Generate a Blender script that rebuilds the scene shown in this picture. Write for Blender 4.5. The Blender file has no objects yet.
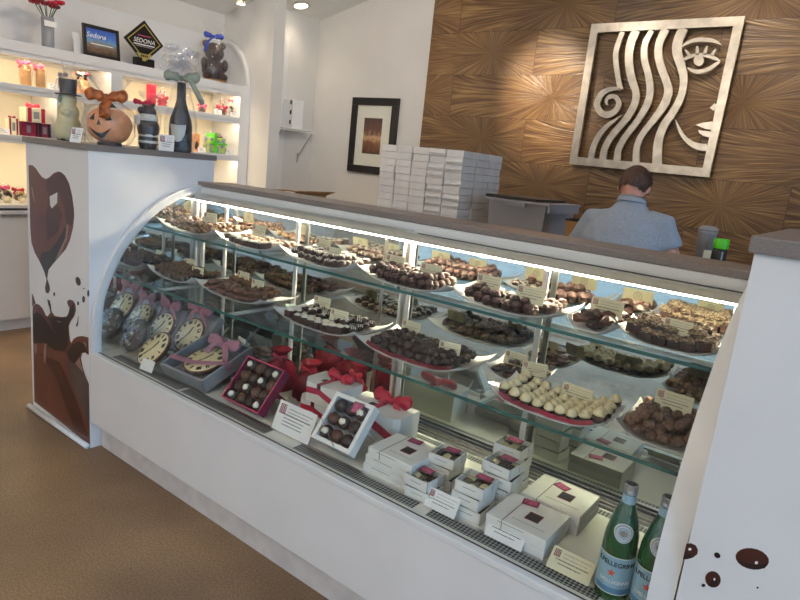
import bpy, bmesh, math, random
from mathutils import Vector, Matrix, noise
random.seed(7)
C = bpy.context.scene.collection
PI = math.pi
sc = bpy.context.scene

# traced outlines, in metres
ART_STRIPS=[[((1.2128,2.3421),(1.2137,2.3347)),((1.2029,2.3446),(1.2043,2.3329)),((1.1931,2.3473),(1.195,2.3312)),((1.1827,2.3497),(1.1859,2.3294)),((1.1717,2.3513),(1.1762,2.3275)),((1.1603,2.3524),(1.1656,2.3258)),((1.1479,2.353),(1.155,2.3243)),((1.1341,2.3525),(1.145,2.3222)),((1.1197,2.3501),(1.1352,2.3186)),((1.1046,2.3459),(1.1243,2.3132)),((1.0888,2.3402),(1.1126,2.3064)),((1.073,2.3324),(1.1021,2.2988)),((1.0586,2.322),(1.0941,2.291)),((1.0469,2.3088),(1.0877,2.2819)),((1.0379,2.294),(1.0818,2.2707)),((1.0309,2.2789),(1.0769,2.2586)),((1.0257,2.2647),(1.0734,2.247)),((1.0218,2.2514),(1.0712,2.2368)),((1.0192,2.2373),(1.0704,2.2282)),((1.0192,2.2218),(1.0709,2.2211)),((1.0228,2.2053),(1.0727,2.2146)),((1.0303,2.1887),(1.0768,2.2061)),((1.0405,2.1726),(1.0832,2.1959)),((1.0527,2.1577),(1.0909,2.1863)),((1.0664,2.1446),(1.0982,2.1793)),((1.0814,2.1341),(1.1054,2.1743)),((1.0978,2.1259),(1.1134,2.1703)),((1.1152,2.1203),(1.1214,2.1677)),((1.1334,2.118),(1.1287,2.1665)),((1.1514,2.1194),(1.137,2.1668)),((1.1685,2.1239),(1.1474,2.1688)),((1.1841,2.1304),(1.1581,2.1724)),((1.1981,2.1387),(1.167,2.1767)),((1.2102,2.1491),(1.1747,2.1823)),((1.2204,2.161),(1.182,2.1898)),((1.2285,2.1737),(1.1882,2.1982)),((1.2344,2.1867),(1.1927,2.2062)),((1.2381,2.2),(1.1955,2.2137)),((1.2396,2.2139),(1.1969,2.2214)),((1.2387,2.2281),(1.1971,2.2286)),((1.2347,2.2425),(1.1962,2.2344)),((1.2272,2.2564),(1.1934,2.2404)),((1.2174,2.2687),(1.1882,2.2477)),((1.2065,2.2792),(1.1818,2.2547)),((1.1951,2.2879),(1.1762,2.2597)),((1.1828,2.2942),(1.1717,2.2625)),((1.1701,2.2979),(1.1666,2.2643)),((1.1579,2.2993),(1.1611,2.2654)),((1.1462,2.2985),(1.1558,2.2658)),((1.135,2.2954),(1.1499,2.2651)),((1.1245,2.2903),(1.143,2.2632)),((1.1153,2.2836),(1.1368,2.2604)),((1.108,2.2752),(1.1326,2.2577)),((1.1036,2.2652),(1.1301,2.2542)),((1.1021,2.2546),(1.1282,2.2486)),((1.1026,2.2443),(1.1273,2.2424)),((1.1052,2.2345),(1.1269,2.2377)),((1.1109,2.226),(1.1271,2.2345)),((1.1181,2.2202),(1.1294,2.23)),((1.1248,2.2163),(1.1334,2.2243)),((1.1309,2.2125),(1.1374,2.2182))],[((1.2519,2.1432),(1.2542,2.1409)),((1.2392,2.1354),(1.2451,2.1295)),((1.2266,2.1277),(1.2361,2.1181)),((1.2137,2.1196),(1.2267,2.1065)),((1.2002,2.1108),(1.2163,2.0943)),((1.1856,2.1012),(1.2042,2.0817)),((1.17,2.0908),(1.1912,2.0688)),((1.1541,2.0792),(1.1784,2.0559)),((1.139,2.0663),(1.1669,2.0425)),((1.1252,2.0521),(1.1561,2.0284)),((1.1122,2.0369),(1.1457,2.0135)),((1.1001,2.0209),(1.1361,1.9982)),((1.0894,2.0043),(1.1277,1.983)),((1.0801,1.9871),(1.1207,1.9677)),((1.0724,1.9695),(1.1147,1.9519)),((1.0658,1.9518),(1.1094,1.9357)),((1.0601,1.9343),(1.1049,1.9193)),((1.0549,1.9167),(1.1011,1.903)),((1.0506,1.8988),(1.098,1.8869)),((1.0472,1.8808),(1.0958,1.8707)),((1.0446,1.8623),(1.0944,1.8546)),((1.0433,1.8433),(1.0941,1.8384)),((1.0432,1.8246),(1.0948,1.8216)),((1.0435,1.8065),(1.096,1.8039)),((1.0435,1.7888),(1.0969,1.786))],[((1.1366,2.7628),(1.171,2.7491)),((1.1314,2.7453),(1.1668,2.7312)),((1.126,2.7278),(1.1625,2.7134)),((1.1208,2.7097),(1.1586,2.6958)),((1.1163,2.6908),(1.1552,2.6776)),((1.1123,2.6714),(1.1521,2.6586)),((1.1085,2.6511),(1.1493,2.6394)),((1.106,2.6295),(1.1475,2.6205)),((1.1057,2.6067),(1.1477,2.6017)),((1.1085,2.5828),(1.1504,2.5819)),((1.1136,2.5587),(1.1553,2.5605)),((1.1197,2.5355),(1.1612,2.5386)),((1.1257,2.5139),(1.167,2.5177)),((1.1321,2.4932),(1.1728,2.4982)),((1.139,2.4734),(1.179,2.4795)),((1.1458,2.4553),(1.1852,2.4616)),((1.1517,2.439),(1.1909,2.4447)),((1.1565,2.4251),(1.1953,2.43)),((1.1606,2.4126),(1.1989,2.4175)),((1.1649,2.4001),(1.2024,2.406)),((1.1699,2.3863),(1.2068,2.3938)),((1.1758,2.3713),(1.2127,2.3803)),((1.1821,2.3559),(1.2196,2.366)),((1.1885,2.3406),(1.227,2.3511)),((1.1947,2.3256),(1.2343,2.3363))],[((1.2264,2.7753),(1.2833,2.7502)),((1.2195,2.7554),(1.2778,2.7295)),((1.2121,2.735),(1.272,2.709)),((1.2052,2.7137),(1.2671,2.6896)),((1.2002,2.6914),(1.2637,2.6713)),((1.1978,2.6695),(1.2617,2.6538)),((1.1974,2.6482),(1.2607,2.6364)),((1.1984,2.6269),(1.2608,2.6184)),((1.2002,2.6052),(1.262,2.599)),((1.2024,2.583),(1.2642,2.5788)),((1.2055,2.5599),(1.2674,2.5585)),((1.2101,2.5353),(1.2719,2.5374)),((1.2168,2.5089),(1.2779,2.5148)),((1.2264,2.4797),(1.2864,2.4888)),((1.238,2.4486),(1.297,2.46)),((1.2505,2.4181),(1.3083,2.4311)),((1.263,2.3901),(1.3188,2.4058)),((1.2762,2.3655),(1.3286,2.3852)),((1.2896,2.3449),(1.3393,2.3657)),((1.3003,2.3282),(1.3504,2.3449)),((1.3074,2.3132),(1.3596,2.3224)),((1.3114,2.298),(1.3655,2.3001)),((1.3133,2.2826),(1.3688,2.279)),((1.3135,2.267),(1.3699,2.2584)),((1.3125,2.251),(1.3691,2.238)),((1.3101,2.2345),(1.3661,2.2172)),((1.306,2.2175),(1.361,2.1966)),((1.3006,2.1999),(1.3545,2.1768)),((1.2945,2.1821),(1.347,2.1575)),((1.2879,2.1647),(1.3385,2.1388)),((1.2806,2.1475),(1.3287,2.1206)),((1.2721,2.13),(1.3179,2.1025)),((1.2624,2.1124),(1.3062,2.0839)),((1.2505,2.0945),(1.2929,2.0646)),((1.2366,2.076),(1.2786,2.0452)),((1.2219,2.0568),(1.2646,2.0264)),((1.2083,2.0376),(1.2523,2.0084)),((1.1965,2.0191),(1.2414,1.9911)),((1.1857,2.001),(1.2313,1.9743)),((1.1756,1.9825),(1.2223,1.9577)),((1.1664,1.9633),(1.2143,1.9404)),((1.1579,1.9432),(1.2069,1.9222)),((1.1503,1.9224),(1.2004,1.9036)),((1.1437,1.9009),(1.1953,1.885)),((1.1389,1.8785),(1.1921,1.8672)),((1.1366,1.8557),(1.1913,1.8496)),((1.1365,1.8337),(1.1925,1.8311)),((1.1372,1.8131),(1.1945,1.8111)),((1.1374,1.7929),(1.1961,1.7905))],[((1.3524,2.7685),(1.3908,2.7477)),((1.3434,2.7487),(1.3827,2.7272)),((1.3337,2.7285),(1.3741,2.7069)),((1.3247,2.7073),(1.3669,2.6875)),((1.318,2.6854),(1.3625,2.6696)),((1.3147,2.6634),(1.3614,2.6523)),((1.314,2.642),(1.3624,2.635)),((1.315,2.6215),(1.3648,2.6173)),((1.3172,2.6017),(1.3679,2.5995)),((1.3203,2.5821),(1.3713,2.5826)),((1.3249,2.5628),(1.3755,2.5665)),((1.3308,2.5434),(1.3807,2.5501)),((1.3381,2.523),(1.3869,2.5331)),((1.3475,2.502),(1.3947,2.5158)),((1.3582,2.4818),(1.4045,2.4972)),((1.3684,2.4621),(1.4156,2.4756)),((1.3776,2.4409),(1.4263,2.4511)),((1.3868,2.4152),(1.4366,2.4232)),((1.3962,2.386),(1.4469,2.3927)),((1.4045,2.3573),(1.4561,2.3622)),((1.4103,2.3328),(1.463,2.3348)),((1.4133,2.314),(1.4669,2.3118)),((1.4145,2.2986),(1.4685,2.2917)),((1.4142,2.2841),(1.4682,2.2731)),((1.4129,2.2684),(1.4664,2.2544)),((1.4105,2.2518),(1.4632,2.2348)),((1.407,2.235),(1.4582,2.2154)),((1.4021,2.2175),(1.452,2.1962)),((1.3961,2.1991),(1.4448,2.1765)),((1.3888,2.1796),(1.4362,2.1558)),((1.3801,2.159),(1.4263,2.1344)),((1.3705,2.1382),(1.4158,2.1131)),((1.3607,2.118),(1.405,2.0924)),((1.3504,2.0986),(1.3939,2.0723)),((1.3394,2.0795),(1.3823,2.0526)),((1.3281,2.0603),(1.3709,2.0337)),((1.3173,2.0415),(1.36,2.0153)),((1.3071,2.0236),(1.3494,1.9976)),((1.2971,2.0061),(1.3392,1.9807)),((1.2872,1.988),(1.3299,1.9644)),((1.2782,1.969),(1.3219,1.9475)),((1.27,1.9495),(1.3148,1.9296)),((1.2623,1.9294),(1.3085,1.9114)),((1.2557,1.908),(1.3039,1.8934)),((1.251,1.8851),(1.3015,1.8756)),((1.2493,1.861),(1.302,1.8573)),((1.25,1.8372),(1.3049,1.8373)),((1.2514,1.8147),(1.3089,1.8154)),((1.2523,1.7928),(1.3124,1.7931))],[((1.4415,2.7778),(1.4975,2.7514)),((1.4338,2.7519),(1.4888,2.7257)),((1.4254,2.7254),(1.4795,2.7002)),((1.4177,2.6974),(1.4721,2.6762)),((1.4134,2.6684),(1.4684,2.6539)),((1.4132,2.6399),(1.4688,2.6324)),((1.4162,2.6123),(1.4722,2.6107)),((1.4217,2.5854),(1.4778,2.5885)),((1.4292,2.5586),(1.4849,2.5661)),((1.4394,2.5315),(1.4934,2.5441)),((1.4519,2.5053),(1.5041,2.5216)),((1.4652,2.48),(1.5167,2.4975)),((1.4789,2.4537),(1.5298,2.472)),((1.4949,2.4249),(1.5447,2.4448)),((1.5122,2.3953),(1.5619,2.4153)),((1.5272,2.368),(1.5787,2.3845)),((1.5368,2.3453),(1.5916,2.354)),((1.5406,2.3266),(1.5986,2.3255)),((1.5412,2.3091),(1.6011,2.2997)),((1.5397,2.2916),(1.6002,2.2764)),((1.5372,2.2738),(1.5974,2.2545)),((1.5341,2.2574),(1.5921,2.2333)),((1.5295,2.2415),(1.5842,2.2137)),((1.5231,2.2243),(1.5751,2.1957)),((1.5156,2.2056),(1.5655,2.1774)),((1.507,2.1857),(1.5548,2.1576)),((1.4972,2.1649),(1.5429,2.137)),((1.4867,2.1438),(1.5305,2.1164)),((1.476,2.1234),(1.5183,2.0964)),((1.4651,2.1039),(1.5061,2.0768)),((1.4535,2.0847),(1.4937,2.0578)),((1.4419,2.0654),(1.4821,2.0395)),((1.4313,2.0463),(1.472,2.0219)),((1.4221,2.0282),(1.4631,2.005)),((1.4136,2.0106),(1.4553,1.9889)),((1.406,1.9924),(1.449,1.9734)),((1.3998,1.9733),(1.4442,1.9575)),((1.3952,1.9538),(1.4408,1.941)),((1.392,1.9339),(1.4388,1.9243)),((1.3902,1.9132),(1.4382,1.9069)),((1.3899,1.891),(1.4389,1.8885)),((1.3917,1.8671),(1.4416,1.8684)),((1.3951,1.8425),(1.4462,1.8464)),((1.399,1.8183),(1.4517,1.8229)),((1.4026,1.7947),(1.4569,1.7992))],[((1.5645,2.7797),(1.6256,2.7501)),((1.5579,2.7604),(1.6198,2.73)),((1.5506,2.7407),(1.6137,2.7103)),((1.5437,2.7189),(1.609,2.6922)),((1.5392,2.6953),(1.6064,2.6748)),((1.5375,2.6713),(1.606,2.6565)),((1.5378,2.6469),(1.607,2.6377)),((1.5407,2.6217),(1.6095,2.6192)),((1.5467,2.5954),(1.6135,2.6017)),((1.5571,2.569),(1.6196,2.5845)),((1.5701,2.5447),(1.6288,2.565)),((1.5829,2.5231),(1.64,2.5429)),((1.594,2.5027),(1.6508,2.5197)),((1.6045,2.4817),(1.6603,2.4972)),((1.615,2.4608),(1.6697,2.4746)),((1.6241,2.4409),(1.6784,2.4509)),((1.6312,2.4216),(1.6855,2.4266)),((1.6365,2.4021),(1.6903,2.4025)),((1.6405,2.3819),(1.6932,2.3788)),((1.643,2.3616),(1.6947,2.3554)),((1.644,2.3414),(1.6948,2.3322)),((1.6434,2.3216),(1.6937,2.3094)),((1.6413,2.3019),(1.6912,2.2868)),((1.6377,2.2821),(1.6875,2.2644)),((1.6328,2.2622),(1.6824,2.2418)),((1.6262,2.2418),(1.6756,2.2185)),((1.6177,2.2209),(1.6674,2.1953)),((1.6083,2.1997),(1.6586,2.1728)),((1.5992,2.1796),(1.6497,2.1513)),((1.5902,2.1612),(1.6401,2.1311)),((1.5805,2.1432),(1.6301,2.1126)),((1.5708,2.1245),(1.6212,2.0956)),((1.562,2.1048),(1.6141,2.079)),((1.555,2.0852),(1.6087,2.0624)),((1.5492,2.066),(1.6044,2.0459)),((1.5445,2.0462),(1.6013,2.0289)),((1.5407,2.0256),(1.599,2.0106)),((1.5377,2.0046),(1.5975,1.9917)),((1.5354,1.9827),(1.5968,1.9727)),((1.5344,1.9586),(1.5975,1.9523)),((1.5349,1.9308),(1.5996,1.9286)),((1.5376,1.8986),(1.6039,1.8999)),((1.5419,1.8634),(1.6102,1.8669)),((1.5469,1.8275),(1.6174,1.8316)),((1.5514,1.7925),(1.6243,1.7968))],[((1.6126,2.6329),(1.6012,2.6459)),((1.6227,2.6398),(1.6103,2.6537)),((1.6326,2.6468),(1.6194,2.662)),((1.6423,2.6531),(1.6292,2.6699)),((1.6523,2.6579),(1.6401,2.6769)),((1.6631,2.6613),(1.6522,2.6823)),((1.6748,2.6637),(1.6648,2.6864)),((1.687,2.6655),(1.6776,2.6897)),((1.6992,2.6668),(1.6903,2.6922)),((1.7109,2.6678),(1.7029,2.694)),((1.7224,2.6682),(1.7155,2.695)),((1.7343,2.6682),(1.7286,2.6953)),((1.7469,2.6678),(1.7423,2.6948)),((1.761,2.6669),(1.7574,2.6935)),((1.7761,2.6657),(1.7736,2.6914)),((1.7909,2.664),(1.7895,2.6885)),((1.8037,2.6622),(1.8039,2.685)),((1.8143,2.66),(1.8164,2.6807)),((1.8238,2.6575),(1.8274,2.6757)),((1.8328,2.6546),(1.8369,2.6703)),((1.8413,2.6517),(1.8456,2.6648)),((1.849,2.6488),(1.8535,2.659)),((1.8561,2.6456),(1.8601,2.653)),((1.8632,2.6422),(1.866,2.6471)),((1.8706,2.6387),(1.872,2.6413))],[((1.6367,2.5365),(1.6253,2.5517)),((1.6468,2.5419),(1.6343,2.5582)),((1.6567,2.5474),(1.6433,2.5651)),((1.6662,2.5523),(1.653,2.5717)),((1.6757,2.5563),(1.6636,2.5773)),((1.6858,2.5595),(1.6753,2.5814)),((1.6964,2.5623),(1.6873,2.5843)),((1.7073,2.5645),(1.6992,2.5865)),((1.7181,2.5661),(1.7107,2.5881)),((1.7281,2.5671),(1.7215,2.5895)),((1.7376,2.5674),(1.7321,2.5904)),((1.7471,2.5672),(1.7431,2.5906)),((1.7574,2.5662),(1.755,2.5899)),((1.7691,2.5643),(1.7681,2.5882)),((1.7819,2.5615),(1.7821,2.5858)),((1.7948,2.5582),(1.796,2.5827)),((1.8069,2.5549),(1.8093,2.5791)),((1.8183,2.5513),(1.8219,2.5748)),((1.8294,2.5472),(1.834,2.5699)),((1.84,2.5432),(1.8453,2.5647)),((1.8496,2.5397),(1.8554,2.5592)),((1.8579,2.537),(1.8639,2.5532)),((1.8653,2.5346),(1.8709,2.5471)),((1.8728,2.5321),(1.8769,2.541)),((1.8806,2.5295),(1.8831,2.5351))],[((1.6699,2.4889),(1.6724,2.4947)),((1.6784,2.4819),(1.6826,2.4911)),((1.687,2.4745),(1.6926,2.4875)),((1.6965,2.4673),(1.702,2.4844)),((1.7073,2.4613),(1.711,2.4822)),((1.719,2.4567),(1.7206,2.4804)),((1.7311,2.4533),(1.7308,2.4788)),((1.7434,2.4511),(1.7409,2.4778)),((1.7557,2.4501),(1.7504,2.4776)),((1.7675,2.4505),(1.7594,2.4782)),((1.7788,2.4522),(1.7685,2.4796)),((1.7896,2.4549),(1.7777,2.4816)),((1.8002,2.4584),(1.7868,2.4843)),((1.8107,2.4628),(1.7959,2.4878)),((1.8209,2.468),(1.8052,2.4922)),((1.8305,2.4738),(1.8144,2.497)),((1.8394,2.4796),(1.8229,2.5018)),((1.8476,2.4857),(1.8305,2.5067)),((1.855,2.492),(1.8376,2.512)),((1.8616,2.4982),(1.8446,2.5174)),((1.8675,2.5042),(1.8517,2.5222)),((1.8726,2.5102),(1.8585,2.5263)),((1.8771,2.5162),(1.8651,2.5297)),((1.8813,2.5222),(1.8716,2.533)),((1.8855,2.5282),(1.8782,2.5364))],[((1.6299,2.6138),(1.6357,2.619)),((1.6336,2.6085),(1.6409,2.6149)),((1.6373,2.6032),(1.6461,2.611)),((1.641,2.5978),(1.6514,2.6068)),((1.6451,2.5921),(1.657,2.6021)),((1.6497,2.586),(1.6628,2.5967)),((1.6547,2.5796),(1.6687,2.5909)),((1.6599,2.573),(1.6747,2.5849)),((1.665,2.5664),(1.6806,2.579))],[((1.7035,2.6384),(1.7152,2.6384)),((1.7037,2.6323),(1.7177,2.6323)),((1.7039,2.6262),(1.7202,2.6263)),((1.7042,2.6198),(1.7226,2.6201)),((1.7051,2.6125),(1.7251,2.6132)),((1.7066,2.6041),(1.7278,2.6051)),((1.7086,2.5949),(1.7305,2.5961)),((1.7108,2.5855),(1.7334,2.5868)),((1.7129,2.5762),(1.7362,2.5776))],[((1.7731,2.6387),(1.7831,2.6346)),((1.7704,2.6332),(1.7831,2.628)),((1.7677,2.6279),(1.7832,2.6215)),((1.7651,2.622),(1.7832,2.615)),((1.7629,2.6149),(1.7831,2.6081)),((1.7614,2.6066),(1.7827,2.6001)),((1.7605,2.5976),(1.7822,2.5913)),((1.7597,2.5883),(1.7815,2.5821)),((1.7589,2.5792),(1.7809,2.573))],[((1.8356,2.6192),(1.8432,2.6142)),((1.8323,2.6154),(1.8419,2.609)),((1.8291,2.6117),(1.8407,2.6041)),((1.8257,2.6076),(1.8394,2.5989)),((1.8222,2.6023),(1.8378,2.593)),((1.8186,2.5957),(1.8358,2.5859)),((1.815,2.5881),(1.8334,2.5779)),((1.8113,2.5802),(1.8308,2.5694)),((1.8077,2.5725),(1.8283,2.5611))],[((1.6562,2.1259),(1.6586,2.1271)),((1.6628,2.1104),(1.669,2.1133)),((1.6691,2.0949),(1.6793,2.0997)),((1.6761,2.0792),(1.6896,2.0862)),((1.6844,2.0631),(1.7006,2.0723)),((1.6939,2.0467),(1.712,2.0575)),((1.7045,2.0296),(1.7236,2.0421)),((1.7166,2.0125),(1.7356,2.0277)),((1.7302,1.9961),(1.7485,2.015)),((1.7454,1.9807),(1.763,2.0036)),((1.762,1.9661),(1.7789,1.993)),((1.7795,1.9528),(1.7949,1.9838)),((1.7975,1.9414),(1.81,1.9769)),((1.8164,1.9325),(1.8246,1.9723)),((1.8354,1.9259),(1.8398,1.9692)),((1.8531,1.9214),(1.855,1.9671)),((1.8691,1.9182),(1.8683,1.9657)),((1.8838,1.9168),(1.8782,1.9651)),((1.8965,1.9174),(1.8867,1.9655)),((1.9067,1.9187),(1.8963,1.9664)),((1.9165,1.9196),(1.9069,1.967))]]
ART_POLYS=[[(1.7761,2.5396),(1.7766,2.528),(1.7737,2.5176),(1.7675,2.5094),(1.7587,2.5041),(1.7481,2.5024),(1.7368,2.5043),(1.7259,2.5098),(1.7164,2.5182),(1.7093,2.5288),(1.7053,2.5405),(1.7049,2.5521),(1.7079,2.5626),(1.7142,2.5708),(1.7231,2.576),(1.7337,2.5776),(1.7449,2.5756),(1.7558,2.5701),(1.7652,2.5617),(1.7722,2.5511)],[(1.8763,2.2157),(1.9007,2.2467),(1.9135,2.2416),(1.9066,2.1959)],[(1.8067,2.0944),(1.8495,2.1117),(1.9116,2.1227),(1.9189,2.0645),(1.8712,2.0692)],[(1.8296,2.0601),(1.8605,2.0546),(1.9145,2.0532),(1.9146,2.0111),(1.8673,2.0198),(1.8391,2.0394)]]
ART_FRAME=([(0.8979,2.8227),(1.9843,2.8253),(1.966,1.7327),(0.8923,1.7412)],[(0.9577,2.7583),(1.9211,2.7637),(1.9106,1.7952),(0.9561,1.8026)])
HEART_PRINT=[('cocoa',[(-0.6381,1.3932),(-0.6153,1.3961),(-0.5857,1.396),(-0.5513,1.3834),(-0.5178,1.3632),(-0.4844,1.3458),(-0.4395,1.3399),(-0.4057,1.3507),(-0.3498,1.3783),(-0.3065,1.3896),(-0.2748,1.3899),(-0.2335,1.3766),(-0.1934,1.344),(-0.1644,1.2888),(-0.1478,1.2273),(-0.1448,1.1885),(-0.1585,1.1273),(-0.1912,1.0623),(-0.2348,1.0096),(-0.3009,0.9624),(-0.369,0.9137),(-0.4156,0.8813),(-0.4335,0.8645),(-0.4464,0.835),(-0.4498,0.8126),(-0.4603,0.8106),(-0.4616,0.8321),(-0.4865,0.8493),(-0.5315,0.8902),(-0.5892,0.9296),(-0.6276,0.9783),(-0.6335,1.0212),(-0.6375,1.0751)]),('umber',[(-0.4285,1.3359),(-0.3067,1.3841),(-0.2749,1.387),(-0.2336,1.3732),(-0.1936,1.3391),(-0.1666,1.2837),(-0.1521,1.217),(-0.149,1.183),(-0.1686,1.1358),(-0.2305,1.1472),(-0.2488,1.2298),(-0.305,1.2882),(-0.4044,1.2571),(-0.4366,1.2842)]),('umber',[(-0.4102,1.2513),(-0.3906,1.1922),(-0.3131,1.217),(-0.2717,1.1769),(-0.3181,1.0839),(-0.4318,1.0251),(-0.4485,1.1538)]),('dark',[(-0.5312,0.8958),(-0.4863,0.852),(-0.4612,0.8158),(-0.4495,0.8181),(-0.4335,0.8645),(-0.3689,0.9158),(-0.2783,0.987),(-0.234,1.0353),(-0.2311,1.127),(-0.3197,1.0424),(-0.4116,0.9701),(-0.5051,0.9437)]),('sheen',[(-0.2224,1.1383),(-0.1996,1.1314),(-0.2228,1.0574),(-0.2895,0.9774),(-0.3573,0.9264),(-0.2997,0.9938),(-0.2383,1.0652)]),('sheen',[(-0.61,1.2869),(-0.593,1.2729),(-0.5773,1.2378),(-0.5676,1.202),(-0.5848,1.2105),(-0.6009,1.2404)]),('paper',[(-0.3989,1.2552),(-0.3147,1.2856),(-0.32,1.2313),(-0.3793,1.1972),(-0.3975,1.2119)]),('umber',[(-0.4542,0.8172),(-0.4421,0.8032),(-0.4247,0.7794),(-0.4211,0.7583),(-0.4383,0.7361),(-0.4663,0.7336),(-0.4769,0.7579),(-0.4626,0.7882)]),('dark',[(-0.3623,0.7477),(-0.3634,0.7427),(-0.3661,0.7384),(-0.3698,0.7355),(-0.3739,0.7346),(-0.3775,0.736),(-0.3799,0.7393),(-0.3806,0.7438),(-0.3795,0.7488),(-0.3768,0.7531),(-0.373,0.756),(-0.369,0.7569),(-0.3654,0.7555),(-0.363,0.7522)]),('umber',[(-0.0879,0.8748),(-0.0851,0.8652),(-0.0873,0.8561),(-0.0942,0.8491),(-0.1043,0.8457),(-0.1158,0.8466),(-0.1262,0.8516),(-0.1336,0.8597),(-0.1364,0.8694),(-0.1341,0.8786),(-0.1272,0.8855),(-0.117,0.8888),(-0.1056,0.8879),(-0.0952,0.8829)]),('dark',[(0.0008,0.8285),(-0.0003,0.8208),(-0.0031,0.8142),(-0.0071,0.8101),(-0.0115,0.8091),(-0.0154,0.8116),(-0.0181,0.8171),(-0.019,0.8243),(-0.0179,0.832),(-0.015,0.8386),(-0.011,0.8427),(-0.0066,0.8436),(-0.0027,0.8411),(-0.0001,0.8357)]),('dark',[(-0.0434,0.7886),(-0.0448,0.781),(-0.0486,0.7743),(-0.0539,0.7699),(-0.0597,0.7686),(-0.065,0.7708),(-0.0685,0.7759),(-0.0697,0.783),(-0.0682,0.7906),(-0.0645,0.7973),(-0.0591,0.8017),(-0.0533,0.803),(-0.0481,0.8008),(-0.0446,0.7957)]),('dark',[(-0.1049,0.7547),(-0.1058,0.75),(-0.1082,0.7458),(-0.1116,0.7431),(-0.1152,0.7423),(-0.1185,0.7436),(-0.1208,0.7467),(-0.1215,0.7511),(-0.1205,0.7558),(-0.1182,0.7599),(-0.1148,0.7626),(-0.1111,0.7634),(-0.1078,0.7622),(-0.1056,0.759)]),('dark',[(-0.0465,0.843),(-0.0472,0.8415),(-0.0492,0.84),(-0.052,0.8389),(-0.0551,0.8382),(-0.058,0.8382),(-0.0599,0.8389),(-0.0606,0.8401),(-0.0598,0.8416),(-0.0579,0.843),(-0.055,0.8442),(-0.0519,0.8448),(-0.0491,0.8448),(-0.0472,0.8442)]),('dark',[(-0.4492,0.7013),(-0.4284,0.6992),(-0.4131,0.6777),(-0.4109,0.6506),(-0.4037,0.6301),(-0.4177,0.6268),(-0.4233,0.656),(-0.441,0.6771)]),('dark',[(-0.1335,0.637),(-0.1206,0.6533),(-0.1115,0.687),(-0.1155,0.6492),(-0.1232,0.6305),(-0.1337,0.6258)]),('cocoa',[(-0.6325,0.5888),(-0.6254,0.625),(-0.606,0.639),(-0.5809,0.6474),(-0.5504,0.6484),(-0.5091,0.6339),(-0.4749,0.6052),(-0.4513,0.6051),(-0.415,0.6358),(-0.4076,0.6458),(-0.3965,0.6373),(-0.3695,0.6269),(-0.2904,0.6399),(-0.2351,0.6555),(-0.2128,0.6794),(-0.2013,0.7086),(-0.2222,0.7252),(-0.2272,0.7374),(-0.2054,0.7527),(-0.1683,0.7555),(-0.1425,0.7402),(-0.1379,0.7124),(-0.1545,0.677),(-0.1925,0.6414),(-0.2149,0.6092),(-0.2126,0.5774),(-0.2061,0.5411),(-0.1905,0.5207),(-0.1629,0.5522),(-0.1202,0.5765),(-0.0682,0.5924),(-0.0114,0.599),(-0.0107,0.5073),(-0.0389,0.5128),(-0.075,0.5003),(-0.0912,0.4691),(-0.0714,0.4208),(-0.0411,0.3811),(-0.0108,0.3524),(-0.0051,0.0205),(-0.6412,0.0521),(-0.6361,0.3357)]),('umber',[(-0.6338,0.6918),(-0.6164,0.6727),(-0.5957,0.6458),(-0.6211,0.6345),(-0.6342,0.623)]),('dark',[(-0.6319,0.5774),(-0.5712,0.6028),(-0.5228,0.5997),(-0.4761,0.5796),(-0.3733,0.5317),(-0.2956,0.4904),(-0.2522,0.4576),(-0.3772,0.4351),(-0.4946,0.4439),(-0.6357,0.407)]),('dark',[(-0.4479,0.6019),(-0.3697,0.6214),(-0.2906,0.6344),(-0.2244,0.6537),(-0.1961,0.7045),(-0.1579,0.7499),(-0.1452,0.716),(-0.1651,0.6745),(-0.2001,0.6396),(-0.2214,0.6076),(-0.2202,0.5755),(-0.2139,0.5337),(-0.2465,0.4647),(-0.318,0.4929),(-0.4066,0.5626)]),('dark',[(-0.2411,0.4606),(-0.1854,0.5084),(-0.142,0.5415),(-0.0998,0.5578),(-0.0587,0.5526),(-0.0126,0.5121),(-0.0389,0.5139),(-0.0802,0.5016),(-0.1015,0.477),(-0.1449,0.4215),(-0.1984,0.4283)]),('smoke',[(-0.2417,0.4439),(-0.1986,0.4228),(-0.1449,0.4215),(-0.0985,0.4698),(-0.0715,0.4154),(-0.016,0.3481),(-0.0068,0.1291),(-0.0755,0.2002),(-0.1803,0.2949)]),('umber',[(-0.559,0.3745),(-0.4383,0.3727),(-0.322,0.3824),(-0.2132,0.2904),(-0.1074,0.1895),(-0.0255,0.0553),(-0.1538,0.0487),(-0.2616,0.1613),(-0.3715,0.2882)]),('sheen',[(-0.6233,0.4043),(-0.5878,0.4137),(-0.5892,0.3663),(-0.6065,0.3468),(-0.6216,0.3693)]),('sheen',[(-0.4949,0.4381),(-0.4669,0.4483),(-0.4806,0.361),(-0.4944,0.3251),(-0.5106,0.3643)]),('sheen',[(-0.3418,0.6086),(-0.2969,0.6139),(-0.3026,0.6081),(-0.3308,0.603)]),('sheen',[(-0.0565,0.5622),(-0.0452,0.564),(-0.0231,0.5514),(-0.0323,0.549)]),('sheen',[(-0.1447,0.427),(-0.1016,0.4689),(-0.0614,0.4021),(-0.1028,0.4117)])]
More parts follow.
